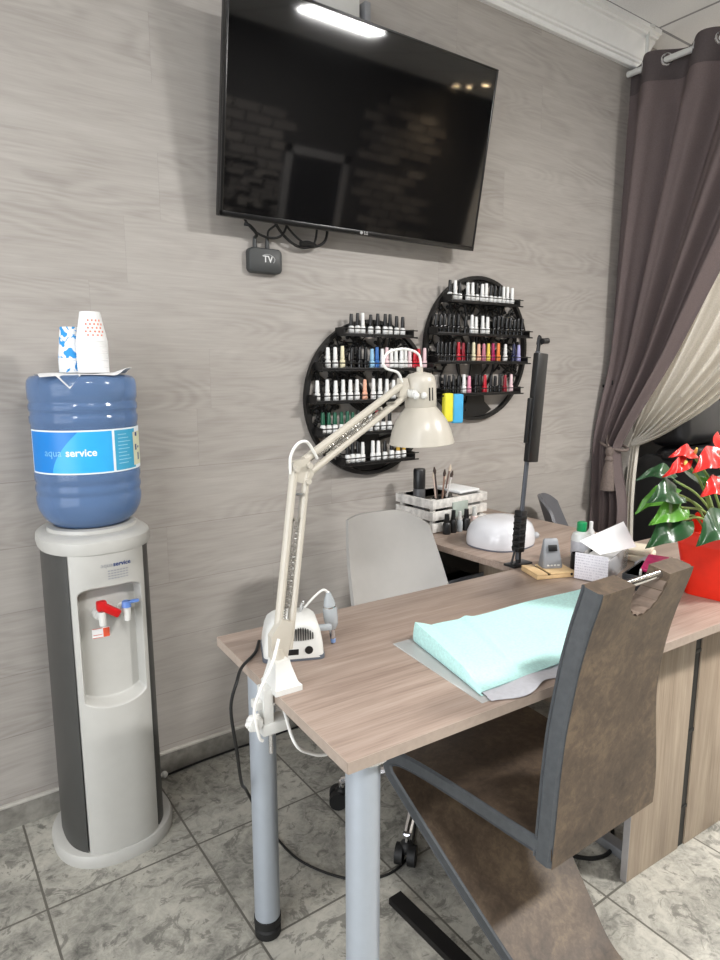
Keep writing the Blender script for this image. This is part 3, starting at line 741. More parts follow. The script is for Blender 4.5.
# ------------------------------------------------------------------ brown cantilever chair
ch = thing('dining_chair', 'brown distressed leather Z-shaped chair pushed under the front desk', 'chair', (1.13, .70, 0))
def band(path, half, cxs, th, strip_mat=1):
    """upholstered slab following a (y, z) path; returns builder, side faces get slot 1"""
    b = B(); P = [V((0, y, z)) for y, z in path]; N = len(P); rings = []
    for i, p in enumerate(P):
        d = (P[min(i+1, N-1)]-P[max(i-1, 0)]).normalized(); n = V((0, -d.z, d.y)); w = half[i]; c = cxs[i]; t_ = th
        prof = [(-1, -1), (-.985, -1.0), (.985, -1.0), (1, -1), (1, -.6), (1, .6), (1, 1), (.985, 1), (-.985, 1), (-1, 1), (-1, .6), (-1, -.6)]
        ring = []
        for a, q in prof:
            xx = a*w; qq = q*t_/2
            if abs(a) == 1: xx -= math.copysign(.006 if abs(q) == 1 else .0, a); qq *= (.86 if abs(q) == 1 else 1)
            ring.append(V((c-1.13+xx, p.y-.70, p.z))+n*qq)
        rings.append(ring)
    b.loft(rings)
    b.bm.normal_update()
    for f in b.bm.faces:
        if abs(f.normal.x) > .30: f.material_index = 1
    return b
def resample(pts, n):
    P = cat([V((0, *p)) for p in pts], n); return [(p.y, p.z) for p in P]
# seat + nose + sloping support, one continuous band
path = [(.712, .437), (.80, .434), (.95, .432), (1.08, .428), (1.16, .418), (1.197, .396), (1.196, .368), (1.165, .338), (1.08, .272), (.95, .178), (.84, .098), (.765, .048), (.70, .022)]
rp = resample(path, 6)
hw, cx = [], []
for k in range(len(rp)):
    s_ = k/6
    hw.append(lerp(.178, .222, ss(0, 4.5, s_)) if s_ < 6 else lerp(.222, .120, ss(6, 12, s_)))
    cx.append(lerp(1.142, 1.156, ss(0, 5, s_)) if s_ < 6 else lerp(1.156, 1.118, ss(6, 12, s_)))
b = band(rp, hw, cx, .040); part('seat', b, [M['leather'], M['strip']], ch, 45)
# backrest with handle notch
path = [(.733, .405), (.728, .50), (.722, .62), (.716, .72), (.704, .82), (.688, .90), (.668, .972), (.664, .992)]
rp = resample(path, 8); hw, cx = [], []
for y, z in rp:
    hw.append(lerp(.181, .149, ss(.42, .80, z)) if z < .8 else .149+.003*ss(.85, 1, z)); cx.append(lerp(1.143, 1.119, ss(.42, .72, z)) if z < .72 else lerp(1.119, 1.124, ss(.72, 1, z)))
b = band(rp, hw, cx, .046); me = b.mesh('backrest', [M['leather'], M['strip']], 0)
bk = link('backrest', me, ch)
cb = B(); pts = []
for k in range(25):
    a = PI+PI*k/24; pts.append(V((.058*math.cos(a), .15, .062*math.sin(a))))
pts += [V((.058, .15, .15)), V((-.058, .15, .15))]
cb.prism(pts, (0, -.3, 0)); cm = cb.mesh('cutter', M['leather'], 0)
co = link('cutter', cm, ch, (1.130-1.13, -.02, .972))
md = bk.modifiers.new('b', 'BOOLEAN'); md.operation = 'DIFFERENCE'; md.object = co; md.solver = 'EXACT'
dg = bpy.context.evaluated_depsgraph_get(); dg.update()
nm = bpy.data.meshes.new_from_object(bk.evaluated_get(dg)); bk.modifiers.clear(); bk.data = nm
bpy.data.objects.remove(co)
for p in nm.polygons: p.use_smooth = True
nm.set_sharp_from_angle(angle=math.radians(35))
hx, hy, hz = 0, .664-.70, .982
b = B(); b.cyl((hx-.060, hy, hz), (hx+.060, hy, hz), .0085, seg=20); part('handle_bar', b, M['chrome'], ch, label='chrome handle bar')
b = B()
def lining(u, v):
    a = PI+PI*u; r = .0585-.004*abs(math.sin(u*PI*9)); z = .972+(.0615-.004*abs(math.sin(u*PI*9)))*math.sin(a); yc = lerp(.688, .663, (z-.90)/.1)-.70; return V((r*math.cos(a), lerp(yc-.0225, yc+.0225, v), z))
b.grid(lining, 54, 4); part('notch_lining', b, mat('pleated_taupe_lining', (128, 112, 100), .7), ch, 70, label='pleated taupe lining')
b = B()
def footbar(x0, y0, x1, y1):
    d = V((x1-x0, y1-y0, 0)).normalized(); n = V((-d.y, d.x, 0))*.020
    a, c = V((x0-1.13, y0-.70, 0)), V((x1-1.13, y1-.70, 0))
    b.prism([a-n, a+n, c+n, c-n], (0, 0, .018))
footbar(.945, 1.175, .962, .66); footbar(1.19, 1.16, 1.17, .70); footbar(.945, .70, 1.19, .70); part('floor_frame', b, M['blackmetal'], ch)

# ------------------------------------------------------------------ white swivel chair behind the desk
sw = thing('swivel_chair', 'white shell swivel chair on castors between front desk and wall', 'chair', (1.262, 1.43, 0), math.radians(-14))
def shell(b, w_top, H0, H1):
    def f(u, v):
        s_ = 2*u-1
        if v < .5:      # seat
            q = v/.5; y = lerp(-.21, .17, q); w = lerp(.18, .195, q); x = s_*w
            z = .47+.035*s_*s_-.02*math.sin(q*PI)-.03*(1-ss(0, .25, q)); return V((x, y-.02*s_*s_*(0 if q < .5 else q-.5), z))
        q = (v-.5)/.5; w = lerp(.185, .170 if s_ < 0 else w_top, q**1.8); x = s_*w
        y = .17+.10*math.sin(q*PI/2)*1.0+.02*q-.07*s_*s_*(1-.4*q); z = lerp(.47, H1, q)-(.035*(1-q))*0+.035*s_*s_*(1-q)-(.012 if s_ < 0 else .055)*q*q*abs(s_)**(6 if s_ < 0 else 2.4)
        return V((x, y, z))
    b.grid(f, 20, 40); bmesh.ops.recalc_face_normals(b.bm, faces=b.bm.faces[:])
    r = bmesh.ops.solidify(b.bm, geom=b.bm.faces[:], thickness=.012); return b
part('shell', shell(B(), .135, .47, .905), M['chairshell'], sw, 60)
b = B(); b.cyl((0, 0, .10), (0, 0, .30), .025); b.cyl((0, 0, .28), (0, 0, .45), .016); b.box(-.09, .09, -.09, .09, .435, .45, .004); part('gas_lift', b, M['chrome'], sw)
for k in range(5):
    a = math.radians(161+72*k); c, s_ = math.cos(a), math.sin(a)
    b = B(); b.tube([(.02*c, .02*s_, .13), (.12*c, .12*s_, .115), (.262*c, .262*s_, .085)], [.02, .017, .012], 10); b.cyl((.262*c, .262*s_, .085), (.262*c, .262*s_, .05), .009)
    l_ = part('base_arm', b, M['chrome'], sw)
    b = B(); tx, ty = -s_, c
    for q in (-.018, .018):
        p = V((.272*c+tx*q, .272*s_+ty*q, .029)); dd = V((tx, ty, 0))*.011
        b.cyl(p-dd, p+dd, .0285, seg=20)
    b.sphere((.262*c, .262*s_, .045), .022); sub('castor', b, M['rubber'], l_)

# grey chair beyond the side desk
gc = thing('grey_chair', 'dark grey shell chair seen edge-on beyond the side desk', 'chair', (2.56, 1.69, 0), math.radians(-146))
b = B()
def gsh(u, v):
    s_ = 2*u-1
    if v < .5:
        q = v/.5; y = lerp(.22, -.16, q); x = s_*.21; return V((x, y, .45+.03*s_*s_-.015*math.sin(q*PI)))
    q = (v-.5)/.5; w = lerp(.21, .15, q**1.5); return V((s_*w, -.16-.15*q**.8+.07*s_*s_, lerp(.45, .80, q)-.05*q*abs(s_)**3))
b.grid(gsh, 16, 32); bmesh.ops.recalc_face_normals(b.bm, faces=b.bm.faces[:]); bmesh.ops.solidify(b.bm, geom=b.bm.faces[:], thickness=.014)
part('shell', b, M['greydark'], gc, 60)
for sx in (-1, 1):
    for sy in (-1, 1):
        b = B(); b.tube([(sx*.12, sy*.10, .44), (sx*.20, sy*.19, 0)], [.014, .010], 10); part('leg', b, M['black'], gc)

# ------------------------------------------------------------------ cables at the desk
lead('power_cable', [(.635, 1.30, .756), (.60, 1.25, .755), (.545, 1.20, .756), (.515, 1.16, .75), (.495, 1.15, .70), (.505, 1.15, .60), (.535, 1.20, .49), (.61, 1.34, .36), (.70, 1.46, .18), (.79, 1.58, .02), (.808, 1.44, .006), (.875, 1.31, .006), (.96, 1.255, .006), (1.05, 1.262, .006), (1.14, 1.33, .006), (1.3, 1.5, .006)], .0036, M['cable'], 'black power cable hanging off the desk corner down to the floor', 10)
lead('lamp_cable', [(.60, 1.16, .722), (.575, 1.08, .715), (.556, 1.0, .680), (.589, 1.0, .645), (.639, 1.0, .627), (.75, 1.0, .64), (.95, 1.1, .715)], .0032, M['wcable'], 'white cable sagging beneath the front desk top')
lead('floor_cable', [(1.40, 1.10, .006), (1.455, 1.00, .006), (1.50, .957, .006), (1.56, .95, .006), (1.62, .985, .02), (1.66, 1.03, .12), (1.68, 1.08, .3)], .006, M['cable'], 'black cable curling on the floor beside the desk panel')

# ------------------------------------------------------------------ desk lamp
lp = thing('desk_lamp', 'cream balanced-arm desk lamp clamped to the left edge of the desk', 'lamp', (.572, 1.085, .75), RZD)
LO = V((.572, 1.085, .75)); RI = Matrix.Rotation(-RZD, 3, 'Z')
def ll(x, y, z): return RI @ (V((x, y, z))-LO)
b = B(); rings = []
for z, x0, x1, y0, y1 in ((.0005, -.024, .034, -.034, .034), (.012, -.024, .034, -.034, .034), (.016, -.022, .028, -.030, .030), (.052, -.016, .018, -.018, .018), (.062, -.015, .016, -.016, .016)):
    rings.append([V((x0, y0, z)), V((x1, y0, z)), V((x1, y1, z)), V((x0, y1, z))])
b.loft(rings); b.box(-.042, -.020, -.016, .016, -.075, .012, .003); b.box(-.046, .012, -.020, .020, -.085, -.060, .004); b.box(-.058, -.034, -.012, .012, -.03, -.012, .003)
part('clamp', b, M['white'], lp)
b = B(); b.cyl((-.022, 0, -.135), (-.022, 0, -.022), .004); b.lathe([(.016, -.020), (.016, -.025), (.004, -.027)], c=(-.022, 0, 0), seg=20); part('clamp_screw', b, M['chrome'], lp)
b = B()
for k in range(6):
    a = k*PI/3; b.sphere((-.062+.011*math.cos(a), -.014+.0, -.05+.011*math.sin(a)), .008, seg=8)
b.cyl((-.062, -.004, -.05), (-.062, -.026, -.05), .013, seg=16); part('cable_knob', b, M['white'], lp)
P0 = ll(.571, 1.095, .828); E0 = ll(.645, 1.14, 1.180); H0 = ll(1.010, 1.25, 1.345)
b = B(); b.cyl((0, .005, .05), P0, .016, .013)
b.prism([P0+V((-.012, -.008, -.04)), P0+V((.018, -.008, -.04)), P0+V((.036, -.008, .05)), P0+V((.012, -.008, .062)), P0+V((-.012, -.008, .03))], (0, .018, 0)); part('pivot_bracket', b, M['cream'], lp)
def bar(a, c, w=.0075, t_=.5): return B().tube([a, c], w, 12, sx=t_)
def arm(a, c, off, name):
    d = (c-a).normalized(); n = V((0, -1, 0)); o_ = (n-d*n.dot(d)).normalized().cross(d)*off
    b = B()
    b.tube([a+o_*0, c+o_*0], .0085, 10); b.tube([a+o_, c+o_], .0075, 10)
    p = part(name, b, M['cream'], lp)
    # springs
    b = B(); L = (c-a).length
    for q, lo, hi in ((.35, .10, .58), (.68, .22, .72)):
        s0, s1 = a+o_*q+d*(L*lo), a+o_*q+d*(L*hi); u = o_.normalized(); w = d.cross(u)
        pts = []
        for k in range(220):
            f = k/219; an = f*2*PI*34; pts.append(s0.lerp(s1, f)+u*(.0040*math.cos(an))+w*(.0040*math.sin(an)))
        b.tube(pts, .0011, 4); b.tube([s0-d*.02, s0], .0012, 5); b.tube([s1, s1+d*.05], .0012, 5)
        b.cyl(s1+d*.05-w*.012, s1+d*.05+w*.012, .0035, seg=8)
    sub('spring', b, mat('dull_spring_steel', (176, 172, 164), .35, .7), p)
    return o_
arm(P0, E0, -.030, 'lower_arm')
b = B(); b.prism([E0+V((-.010, -.007, -.022)), E0+V((.026, -.007, -.036)), E0+V((.042, -.007, -.016)), E0+V((.030, -.007, .020)), E0+V((-.004, -.007, .014))], (0, .014, 0))
for x, z in ((0, 0), (.026, -.028), (.030, 0.004)): b.cyl(E0+V((x, -.016, z)), E0+V((x, .016, z)), .006, seg=12)
part('elbow_bracket', b, M['cream'], lp)
arm(ll(.668, 1.14, 1.194), H0+V((-.002, 0, -.008)), -.030, 'upper_arm')
b = B(); b.prism([H0+V((-.012, -.008, -.034)), H0+V((.008, -.008, -.042)), H0+V((.022, -.008, -.018)), H0+V((.012, -.008, .010)), H0+V((-.008, -.008, .010))], (0, .016, 0))
part('head_bracket', b, M['cream'], lp)
HC_ = ll(1.077, 1.25, 1.192); tl = Matrix.Translation(HC_) @ Matrix.Rotation(math.radians(-3), 4, 'Y')
b = B(); rp_ = .081
pf = [(rp_, 0), (rp_+.0015, .001), (.0795, .012), (.074, .034), (.065, .056), (.053, .074), (.043, .086), (.0385, .092), (.0395, .094), (.0395, .150), (.036, .165), (.028, .173), (.012, .177), (.008, .178), (.008, .190), (0, .190)]
inn = [(.006, .085), (.035, .084), (.050, .072), (.062, .054), (.071, .033), (.077, .012), (rp_-.001, 0)]
b.lathe(inn[::1]+pf, seg=48, M_=tl); sh = part('lamp_shade', b, M['cream'], lp, 40)
b = B()
for a in (-1.62, -1.38):
    w = Matrix.Rotation(a, 4, 'Z'); b.box(.036, .0402, -.0022, .0022, .108, .140, .001, M_=tl @ w)
sub('vent_slot', b, M['black'], sh)
b = B(); b.lathe([(.013, .02), (.026, .045), (.022, .07), (.013, .085)], seg=20, M_=tl); part('bulb', b, M['white'], lp)
b = B(); k0 = H0+V((.020, -.010, -.028)); b.cyl(k0, k0+V((.0, -.018, 0)), .010, seg=12); b.cyl(H0+V((.012, -.006, -.024)), H0+V((.04, -.004, -.024)), .007)
for q in (-.012, .012): b.sphere(k0+V((.012+q, -.022, -.004)), .009, seg=10)
part('wing_nut', b, M['white'], lp)
for pts in ([ll(.634, 1.135, 1.17), ll(.632, 1.13, 1.205), ll(.645, 1.125, 1.230), ll(.668, 1.128, 1.233), ll(.688, 1.135, 1.212), ll(.70, 1.14, 1.195)],
            [ll(1.008, 1.245, 1.345), ll(.99, 1.24, 1.368), ll(.955, 1.24, 1.378), ll(.946, 1.24, 1.395), ll(.968, 1.245, 1.417), ll(1.02, 1.25, 1.424), ll(1.062, 1.25, 1.412), ll(1.073, 1.25, 1.378)],
            [ll(.565, 1.07, .86), ll(.545, 1.06, .82), ll(.515, 1.055, .775), ll(.504, 1.06, .735), ll(.508, 1.06, .70), ll(.514, 1.06, .672), ll(.520, 1.06, .665)]):
    part('cord', B().tube(cat(pts, 8), .0032, 8), M['wcable'], lp)

# ------------------------------------------------------------------ nail drill
nd = thing('nail_drill', 'white nail drill control box with vents beside the lamp clamp', 'nail drill', (.678, 1.222, .75), math.radians(-24))
b = B(); rings = []
for z, w, d0, d1, r in ((.006, .132, .054, .058, .014), (.03, .130, .053, .056, .016), (.06, .120, .049, .052, .018), (.078, .108, .044, .046, .02), (.088, .09, .034, .038, .022), (.091, .06, .02, .024, .015)):
    rings.append([V((x, (y-.002), z)) for x, y in sq(w, d0+d1, r)])
b.loft(rings); part('case', b, M['white'], nd, 50)
b = B(); b.loft([[V((x, y, z)) for x, y in sq(.136, .115, .014)] for z in (.0005, .010)]); part('base_tray', b, mat('slate_base', (92, 98, 108), .45), nd)
b = B()
for k in range(11):
    x = -.012+.0052*k; h = .018*math.sin(PI*(k+1.5)/13)
    b.box(x, x+.002, -.0565+.0, -.050, .050-h*.2, .050+h+.006, M_=Matrix.Rotation(-.0, 4, 'X'))
part('vents', b, M['black'], nd)
b = B(); b.box(-.014, .010, -.0575, -.05, .014, .028, .001); part('switch', b, M['black'], nd)
b = B(); b.cyl((.032, -.058, .024), (.032, -.05, .024), .009, seg=18); part('socket', b, M['black'], nd)
b = B(); b.tube(cat([(.02, .0, .088), (.022, -.004, .108), (.025, -.006, .116), (.028, 0, .116), (.027, .006, .10), (.022, .006, .09)], 5), .0025, 8); part('handle_rest', b, M['chrome'], nd)
b = B(); b.box(.052, .088, -.028, -.012, .052, .064, .003); part('handpiece_holder', b, M['frost'], nd)
hp = thing('drill_handpiece', 'frosted pen-shaped drill handpiece upright right of the drill box', 'handpiece', (.775, 1.200, .753), 0)
hp.rotation_euler = (0, math.radians(-6), 0)
b = B(); b.lathe([(.0, .035), (.010, .036), (.0145, .045), (.0165, .06), (.0165, .085), (.014, .092), (.012, .105), (.007, .118), (.005, .124), (0, .124)], seg=24); part('body', b, M['frost'], hp)
b = B(); b.lathe([(.012, .086), (.0150, .088), (.0150, .092), (.012, .094)], seg=20); b.cyl((0, 0, .012), (0, 0, .037), .0065, .008); part('collar', b, M['chrome'], hp)
b = B(); b.lathe([(.0, .0), (.0055, .001), (.0065, .014), (.006, .018)], seg=14); part('tip', b, mat('blue_tip', (130, 160, 210), .4), hp)
lead('handpiece_cable', [(.763, 1.200, .876), (.750, 1.203, .884), (.728, 1.207, .870), (.705, 1.21, .850)], .0028, M['greylight'] if False else M['wcable'], 'thin pale lead joining drill handpiece to its box')

# ------------------------------------------------------------------ towel set
Z0 = .7507
def quad(b, a, c, d, e, nu, nv, h, zb, thick=.0008):
    b.grid(lambda u, v: V((lerp(lerp(a[0], c[0], u), lerp(e[0], d[0], u), v), lerp(lerp(a[1], c[1], u), lerp(e[1], d[1], u), v), zb+h(u, v))), nu, nv, thick); return b
b = quad(B(), (.885, 1.118), (1.42, 1.105), (1.42, .79), (.856, .806), 4, 3, lambda u, v: 0, Z0, .0006)
solo('plastic_mat', b, M['sheet'], 'clear thin plastic sheet lying under the mint towel', 'plastic sheet')
b = quad(B(), (.925, 1.07), (1.41, 1.05), (1.41, .768), (.872, .785), 40, 20, lambda u, v: .003+.0025*math.sin(u*22+v*3)*v+.003*math.sin(u*9)*v, Z0+.0012)
for v in b.bm.verts:
    if v.co.y < .80: v.co.y += .012*math.sin(v.co.x*38)
solo('paper_towel', b, M['greypaper'], 'greyish white paper towel poking out under the mint towel', 'paper towel')
b = B()
def tw(u, v):
    top = [(.936, 1.098), (1.10, 1.100), (1.30, 1.095), (1.545, 1.083)]; bot = [(.880, .828), (.995, .824), (1.12, .822), (1.45, .812)]
    k = min(2.9999, u*3); i = int(k); f = k-i
    T = V(top[i]).lerp(V(top[i+1]), f); Bt = V(bot[i]).lerp(V(bot[i+1]), f)
    p = T.lerp(Bt, v)
    crease = .006*math.exp(-((u-(.33+.0*v))/.03)**2)
    e = max(0, 1-u/.10)
    lift = .020*e*(1-v)**.6+.012*math.exp(-(u/.25)**2)*(1-v)
    z = .010+lift+crease*(1-.3*v)+.003*math.sin(5*u+3*v)+.002*math.sin(11*u-2*v)
    z *= (1-.75*ss(.75, 1, v))
    x = p.x
    if u < .06: x += .012*(1-v)*0
    return V((x, p.y, Z0+.006+z))
b.grid(tw, 90, 30, .0012)
# rolled left edge dropping to the desk
def edge_(u, v):
    p = tw(0, v); k = math.sin(u*PI/2)
    return V((p.x-.006*math.sin(u*PI)-.002*u, p.y-.004*u, lerp(p.z, Z0+.0022, k)))
b.grid(edge_, 10, 30, .0012)
solo('mint_towel', b, M['mint'], 'pale mint disposable towel spread across the front desk', 'towel')

# ------------------------------------------------------------------ items at the desk junction
t_ = thing('wooden_stand', 'pale wooden slotted stand under the grey timer', 'stand', (1.603, 1.252, .75), math.radians(-21))
b = B(); b.box(-.066, .066, -.050, .050, .0005, .012, .002); b.box(-.066, -.030, -.050, .050, .012, .018, .002); b.box(-.020, .066, -.050, .050, .012, .018, .002); part('board', b, M['bamboo'], t_)
b = B(); b.cyl((.05, -.0505, .010), (.05, -.048, .010), .004); part('hole', b, M['black'], t_)
tm = thing('timer', 'small grey wedge timer with dark display on wooden stand', 'timer', (1.620, 1.258, .7683), math.radians(-28))
b = B(); rings = []
for z, w, y0, y1 in ((.0, .062, -.020, .024), (.006, .064, -.021, .025), (.07, .050, -.002, .018), (.084, .046, .004, .016), (.088, .040, .007, .013)):
    rings.append([V((x, (y0+y1)/2+y, z)) for x, y in sq(w, y1-y0, min(.008, (y1-y0)*.4))])
b.loft(rings); part('case', b, M['midgrey'], tm, 50)
b = B(); Q = Matrix.Translation((0, -.0085, .062)) @ Matrix.Rotation(math.radians(-16.5), 4, 'X'); b.box(-.014, .014, -.0035, 0, -.010, .010, .001, M_=Q); part('display', b, M['black'], tm)
b = B()
for k in range(4): b.box(-.020+.011*k, -.013+.011*k, -.0225, -.018, .008, .012, .001)
part('button', b, M['white'], tm)

# clamp-on light bar
lb = thing('led_bar_lamp', 'slim black upright bar lamp clamped at the desk corner', 'lamp', (1.592, 1.368, .75))
b = B(); b.tube([(0, 0, .02), (.032, .0, .40), (.055, .0, .68)], .0075, 10); part('pole', b, mat('grey_pole', (84, 86, 92), .4, .4), lb)
b = B(); Q = Matrix.Translation((.034, -.008, .335)) @ Matrix.Rotation(math.radians(4.4), 4, 'Y')
b.box(-.024, .024, -.012, .010, 0, .340, .004, M_=Q); b.box(-.036, -.022, -.006, .006, .06, .20, .002, M_=Q); part('light_bar', b, M['black'], lb)
b = B(); b.box(-.014, .014, -.016, .016, .045, .18, .004, M_=Matrix.Rotation(math.radians(3), 4, 'Y'))
for k in range(6): b.box(-.022, .008, -.020, .010, .055+.020*k, .064+.020*k, .002, M_=Matrix.Rotation(math.radians(3), 4, 'Y'))
b.cyl((-.030, 0, .0), (-.010, 0, .06), .0035); b.cyl((.005, 0, .0), (.005, 0, .06), .009); part('clamp_arm', b, M['black'], lb)
b = B(); b.box(-.04, .05, -.022, .022, .0005, .008, .002); part('clamp_plate', b, M['black'], lb)
b = B(); b.cyl((.056, 0, .68), (.060, 0, .722), .006); b.cyl((.060, -.012, .71), (.085, -.012, .712), .009, seg=12); b.tube(cat([(.050, 0, .70), (.056, 0, .725), (.066, 0, .722), (.070, 0, .70)], 4), .003, 6); part('top_knob', b, M['black'], lb)

# UV lamp
uv = thing('uv_nail_lamp', 'glossy white domed nail-curing lamp on the side desk', 'nail lamp', (1.748, 1.583, .75), math.radians(8))
b = B(); rings = []
for z, g in ((.006, .98), (.02, 1.0), (.05, .97), (.076, .88), (.092, .72), (.098, .52), (.100, .25)):
    r = []
    for k in range(56):
        x, y = sup(2*PI*k/56, .126*g, .110*g, 2.5); r.append(V((x, y, z)))
    rings.append(r)
b.loft(rings); part('dome', b, mat('gloss_white', (214, 214, 218), .15, var=.01), uv, 60)
b = B(); b.loft([[V((*sup(2*PI*k/56, .122, .107, 2.5), z)) for k in range(56)] for z in (.0005, .008)]); part('base', b, mat('slate_line', (96, 100, 112), .4), uv)
b = B(); b.sphere((.08, -.096, .035), .012); part('button', b, M['greylight'], uv)

# crate
cr = thing('wooden_crate', 'whitewashed slatted crate against the wall on the side desk', 'crate', (1.632, 1.822, .75), math.radians(3.0))
CW, CD, CH = .310, .215, .135
for x in (.0, CW-.016):
    for y in (.014, CD-.030):
        x2 = x+(.012 if x == 0 else -.012); part('corner_post', B().box(x2, x2+.016, y, y+.016, 0.0005, CH-.004, .001), M['crate'], cr)
for k in range(3):
    z = .004+k*.046
    b = B(); b.box(0, CW, 0, .012, z, z+.034, .0015); b.box(0, CW, CD-.012, CD, z, z+.034, .0015); b.box(0, .012, .012, CD-.012, z, z+.034, .0015); b.box(CW-.012, CW, .012, CD-.012, z, z+.034, .0015)
    part('slat', b, M['crate'], cr)
b = B(); b.box(.012, CW-.012, .012, CD-.012, .004, .012); part('bottom', b, M['crate'], cr)
b = B(); b.box(.105, .190, -.005, -.0005, .052, .112, .001); part('plaque', b, M['plaque'], cr, label='grey-green plaque')
def inc(x, y, z=.0): return V((1.632, 1.822, .75)) + Matrix.Rotation(math.radians(3), 3, 'Z') @ V((x, y, z))
b = B(); b.lathe([(.0235, .0), (.0245, .003), (.0245, .138), (.022, .144)], seg=24)
sp = solo('spray_can', b, mat('dark_grey_can', (70, 70, 72), .4), 'tall dark spray can standing in the crate left end', 'spray can', inc(.045, .125, .0128))
b = B(); b.lathe([(.0232, .144), (.0240, .148), (.0240, .218), (.021, .223), (0, .223)], seg=24); part('cap', b, M['black'], sp)
b = B(); b.lathe([(.026, 0), (.030, .100), (.028, .100), (.024, .003), (0, .003)], seg=24); solo('brush_pot', b, M['black'], 'black pot holding brushes in the crate', 'pot', inc(.135, .10, .0128))
brc = [((70, 60, 56), -.014, -.020, .22, 'dark-tipped'), ((214, 190, 176), -.006, .006, .19, 'pale pink-handled'), ((150, 120, 104), .003, -.008, .20, 'brown-handled'), ((60, 56, 54), .010, .010, .18, 'short dark'), ((200, 196, 192), .014, -.004, .19, 'silver-handled'), ((120, 100, 92), .018, .014, .21, 'rightmost leaning brown')]
for k, (c, dx, dy, h, nm) in enumerate(brc):
    p = inc(.135+dx*.6, .10+dy*.6, .0175); q = inc(.135+dx*4.2, .10+dy*1.5, h)
    bb = B(); bb.tube([V((0, 0, 0)), q-p], .0036, 8)
    br = solo('nail_brush', bb, mat('brush_handle', c, .5), f'{nm} brush standing in the black pot', 'brush', p, group='brushes in the pot')
    bb = B(); dq = (q-p).normalized(); bb.tube([q-p, q-p+dq*.012, q-p+dq*.028], [.005, .0065, .002], 8); part('bristles', bb, mat('bristle', (64, 50, 44) if k % 2 == 0 else (206, 190, 172), .8), br)
b = B(); b.box(-.06, .06, -.075, .075, 0, .010, .003); solo('notepad', b, M['paper'], 'flat white pad lying across the crate right end', 'pad', inc(.242, .11, .1312), math.radians(3))
def small_bottle(x, y, body, capc, h, r, label):
    b = B(); b.lathe([(r*.9, 0), (r, .002), (r, h*.5), (r*.75, h*.58), (r*.4, h*.60)], seg=16)
    o = solo('small_bottle', b, body, label, 'bottle', (x, y, .7504), group='little bottles in front of the crate')
    bb = B(); bb.lathe([(r*.62, h*.56), (r*.66, h*.6), (r*.55, h), (0, h)], seg=16); part('cap', bb, capc, o)
small_bottle(1.682, 1.797, M['black'], M['black'], .078, .016, 'leftmost squat black bottle in front of the crate')
small_bottle(1.718, 1.800, M['black'], M['black'], .088, .014, 'second black bottle from the left before the crate')
small_bottle(1.752, 1.800, M['frost'], M['white'], .080, .012, 'clear bottle between black ones in front of the crate')
small_bottle(1.786, 1.798, M['black'], M['black'], .085, .0155, 'rightmost black bottle in front of the crate')
small_bottle(1.832, 1.800, mat('blush_glass', (222, 196, 190), .2), M['white'], .088, .016, 'white-capped pale pink bottle in front of the crate')

# clear box with printed front, card, bottle, tray
cx_ = thing('tissue_box', 'clear plastic box with a printed paper front beside the timer', 'box', (1.645, 1.130, .75), math.radians(18))
b = B(); b.box(.002, .225, -.047, .047, .0005, .004, .001); b.box(.002, .225, -.047, -.044, .004, .068, .001); b.box(.002, .225, .044, .047, .004, .068, .001); b.box(.222, .225, -.044, .044, .004, .068, .001); b.box(.004, .007, -.044, .044, .004, .068, .001)
part('tray', b, M['clear'], cx_)
b = B(); b.box(.012, .215, -.040, .040, .006, .058, .004); part('tissues', b, M['paper'], cx_)
b = B(); b.box(-.002, .001, -.049, .049, .002, .083, .0005); part('printed_front', b, M['printed'], cx_)
b = B(); a_, b2, c_, d_ = V((1.640, 1.172, .866)), V((1.747, 1.100, .926)), V((1.800, 1.085, .842)), V((1.652, 1.108, .836))
b.grid(lambda u, v: a_.lerp(b2, u).lerp(d_.lerp(c_, u), v)+V((0, 0, .006*math.sin(PI*u)*math.sin(PI*v))), 10, 8, .0012)
solo('paper_card', b, M['paper'], 'white sheet of card leaning up out of the clear box', 'card')
gb = thing('green_cap_bottle', 'white bottle with a green cap behind the clear box', 'bottle', (1.785, 1.270, .75))
b = B(); b.lathe([(.028, .0005), (.031, .004), (.031, .085), (.027, .098), (.014, .106), (.013, .112)], seg=28); part('body', b, mat('milky_plastic', (222, 224, 222), .3), gb)
b = B(); b.lathe([(.0155, .106), (.0165, .108), (.0155, .134), (.013, .136), (0, .136)], seg=24); part('cap', b, M['green'], gb)
b = B(); b.lathe([(.0315, .03), (.0316, .075)], seg=28); part('label', b, M['greypaper'], gb)
b = B(); b.lathe([(.011, .0), (.012, .003), (.012, .095), (.006, .105), (.006, .128), (0, .128)], seg=18); solo('slim_bottle', b, M['paper'], 'slim white bottle right of the green-capped bottle', 'bottle', (1.842, 1.275, .7504))
b = B(); b.lathe([(.020, 0), (.021, .003), (.021, .045), (.018, .050), (.018, .045), (.016, .004), (0, .004)], seg=24); solo('small_jar', b, M['black'], 'dark little jar between bottle and card', 'jar', (1.722, 1.235, .7504))
t_ = thing('desk_tray', 'black desk tray behind the chair handle', 'tray', (1.765, 1.005, .75), math.radians(14))
b = B(); b.box(-.085, .085, -.06, .06, .0005, .004, .001); b.box(-.085, .085, -.06, -.056, .004, .045, .001); b.box(-.085, .085, .056, .06, .004, .045, .001); b.box(-.085, -.081, -.056, .056, .004, .045, .001); b.box(.081, .085, -.056, .056, .004, .045, .001); part('tray_shell', b, mat('charcoal_tray', (40, 42, 46), .4), t_)
b = B(); b.box(-.055, .055, -.030, .030, 0, .012, .004, M_=Matrix.Rotation(.35, 4, 'Z') @ Matrix.Rotation(-.16, 4, 'Y')); solo('magenta_packet', b, M['magenta'], 'magenta and white packet lying on the black tray', 'packet', (1.785, 1.012, .803))
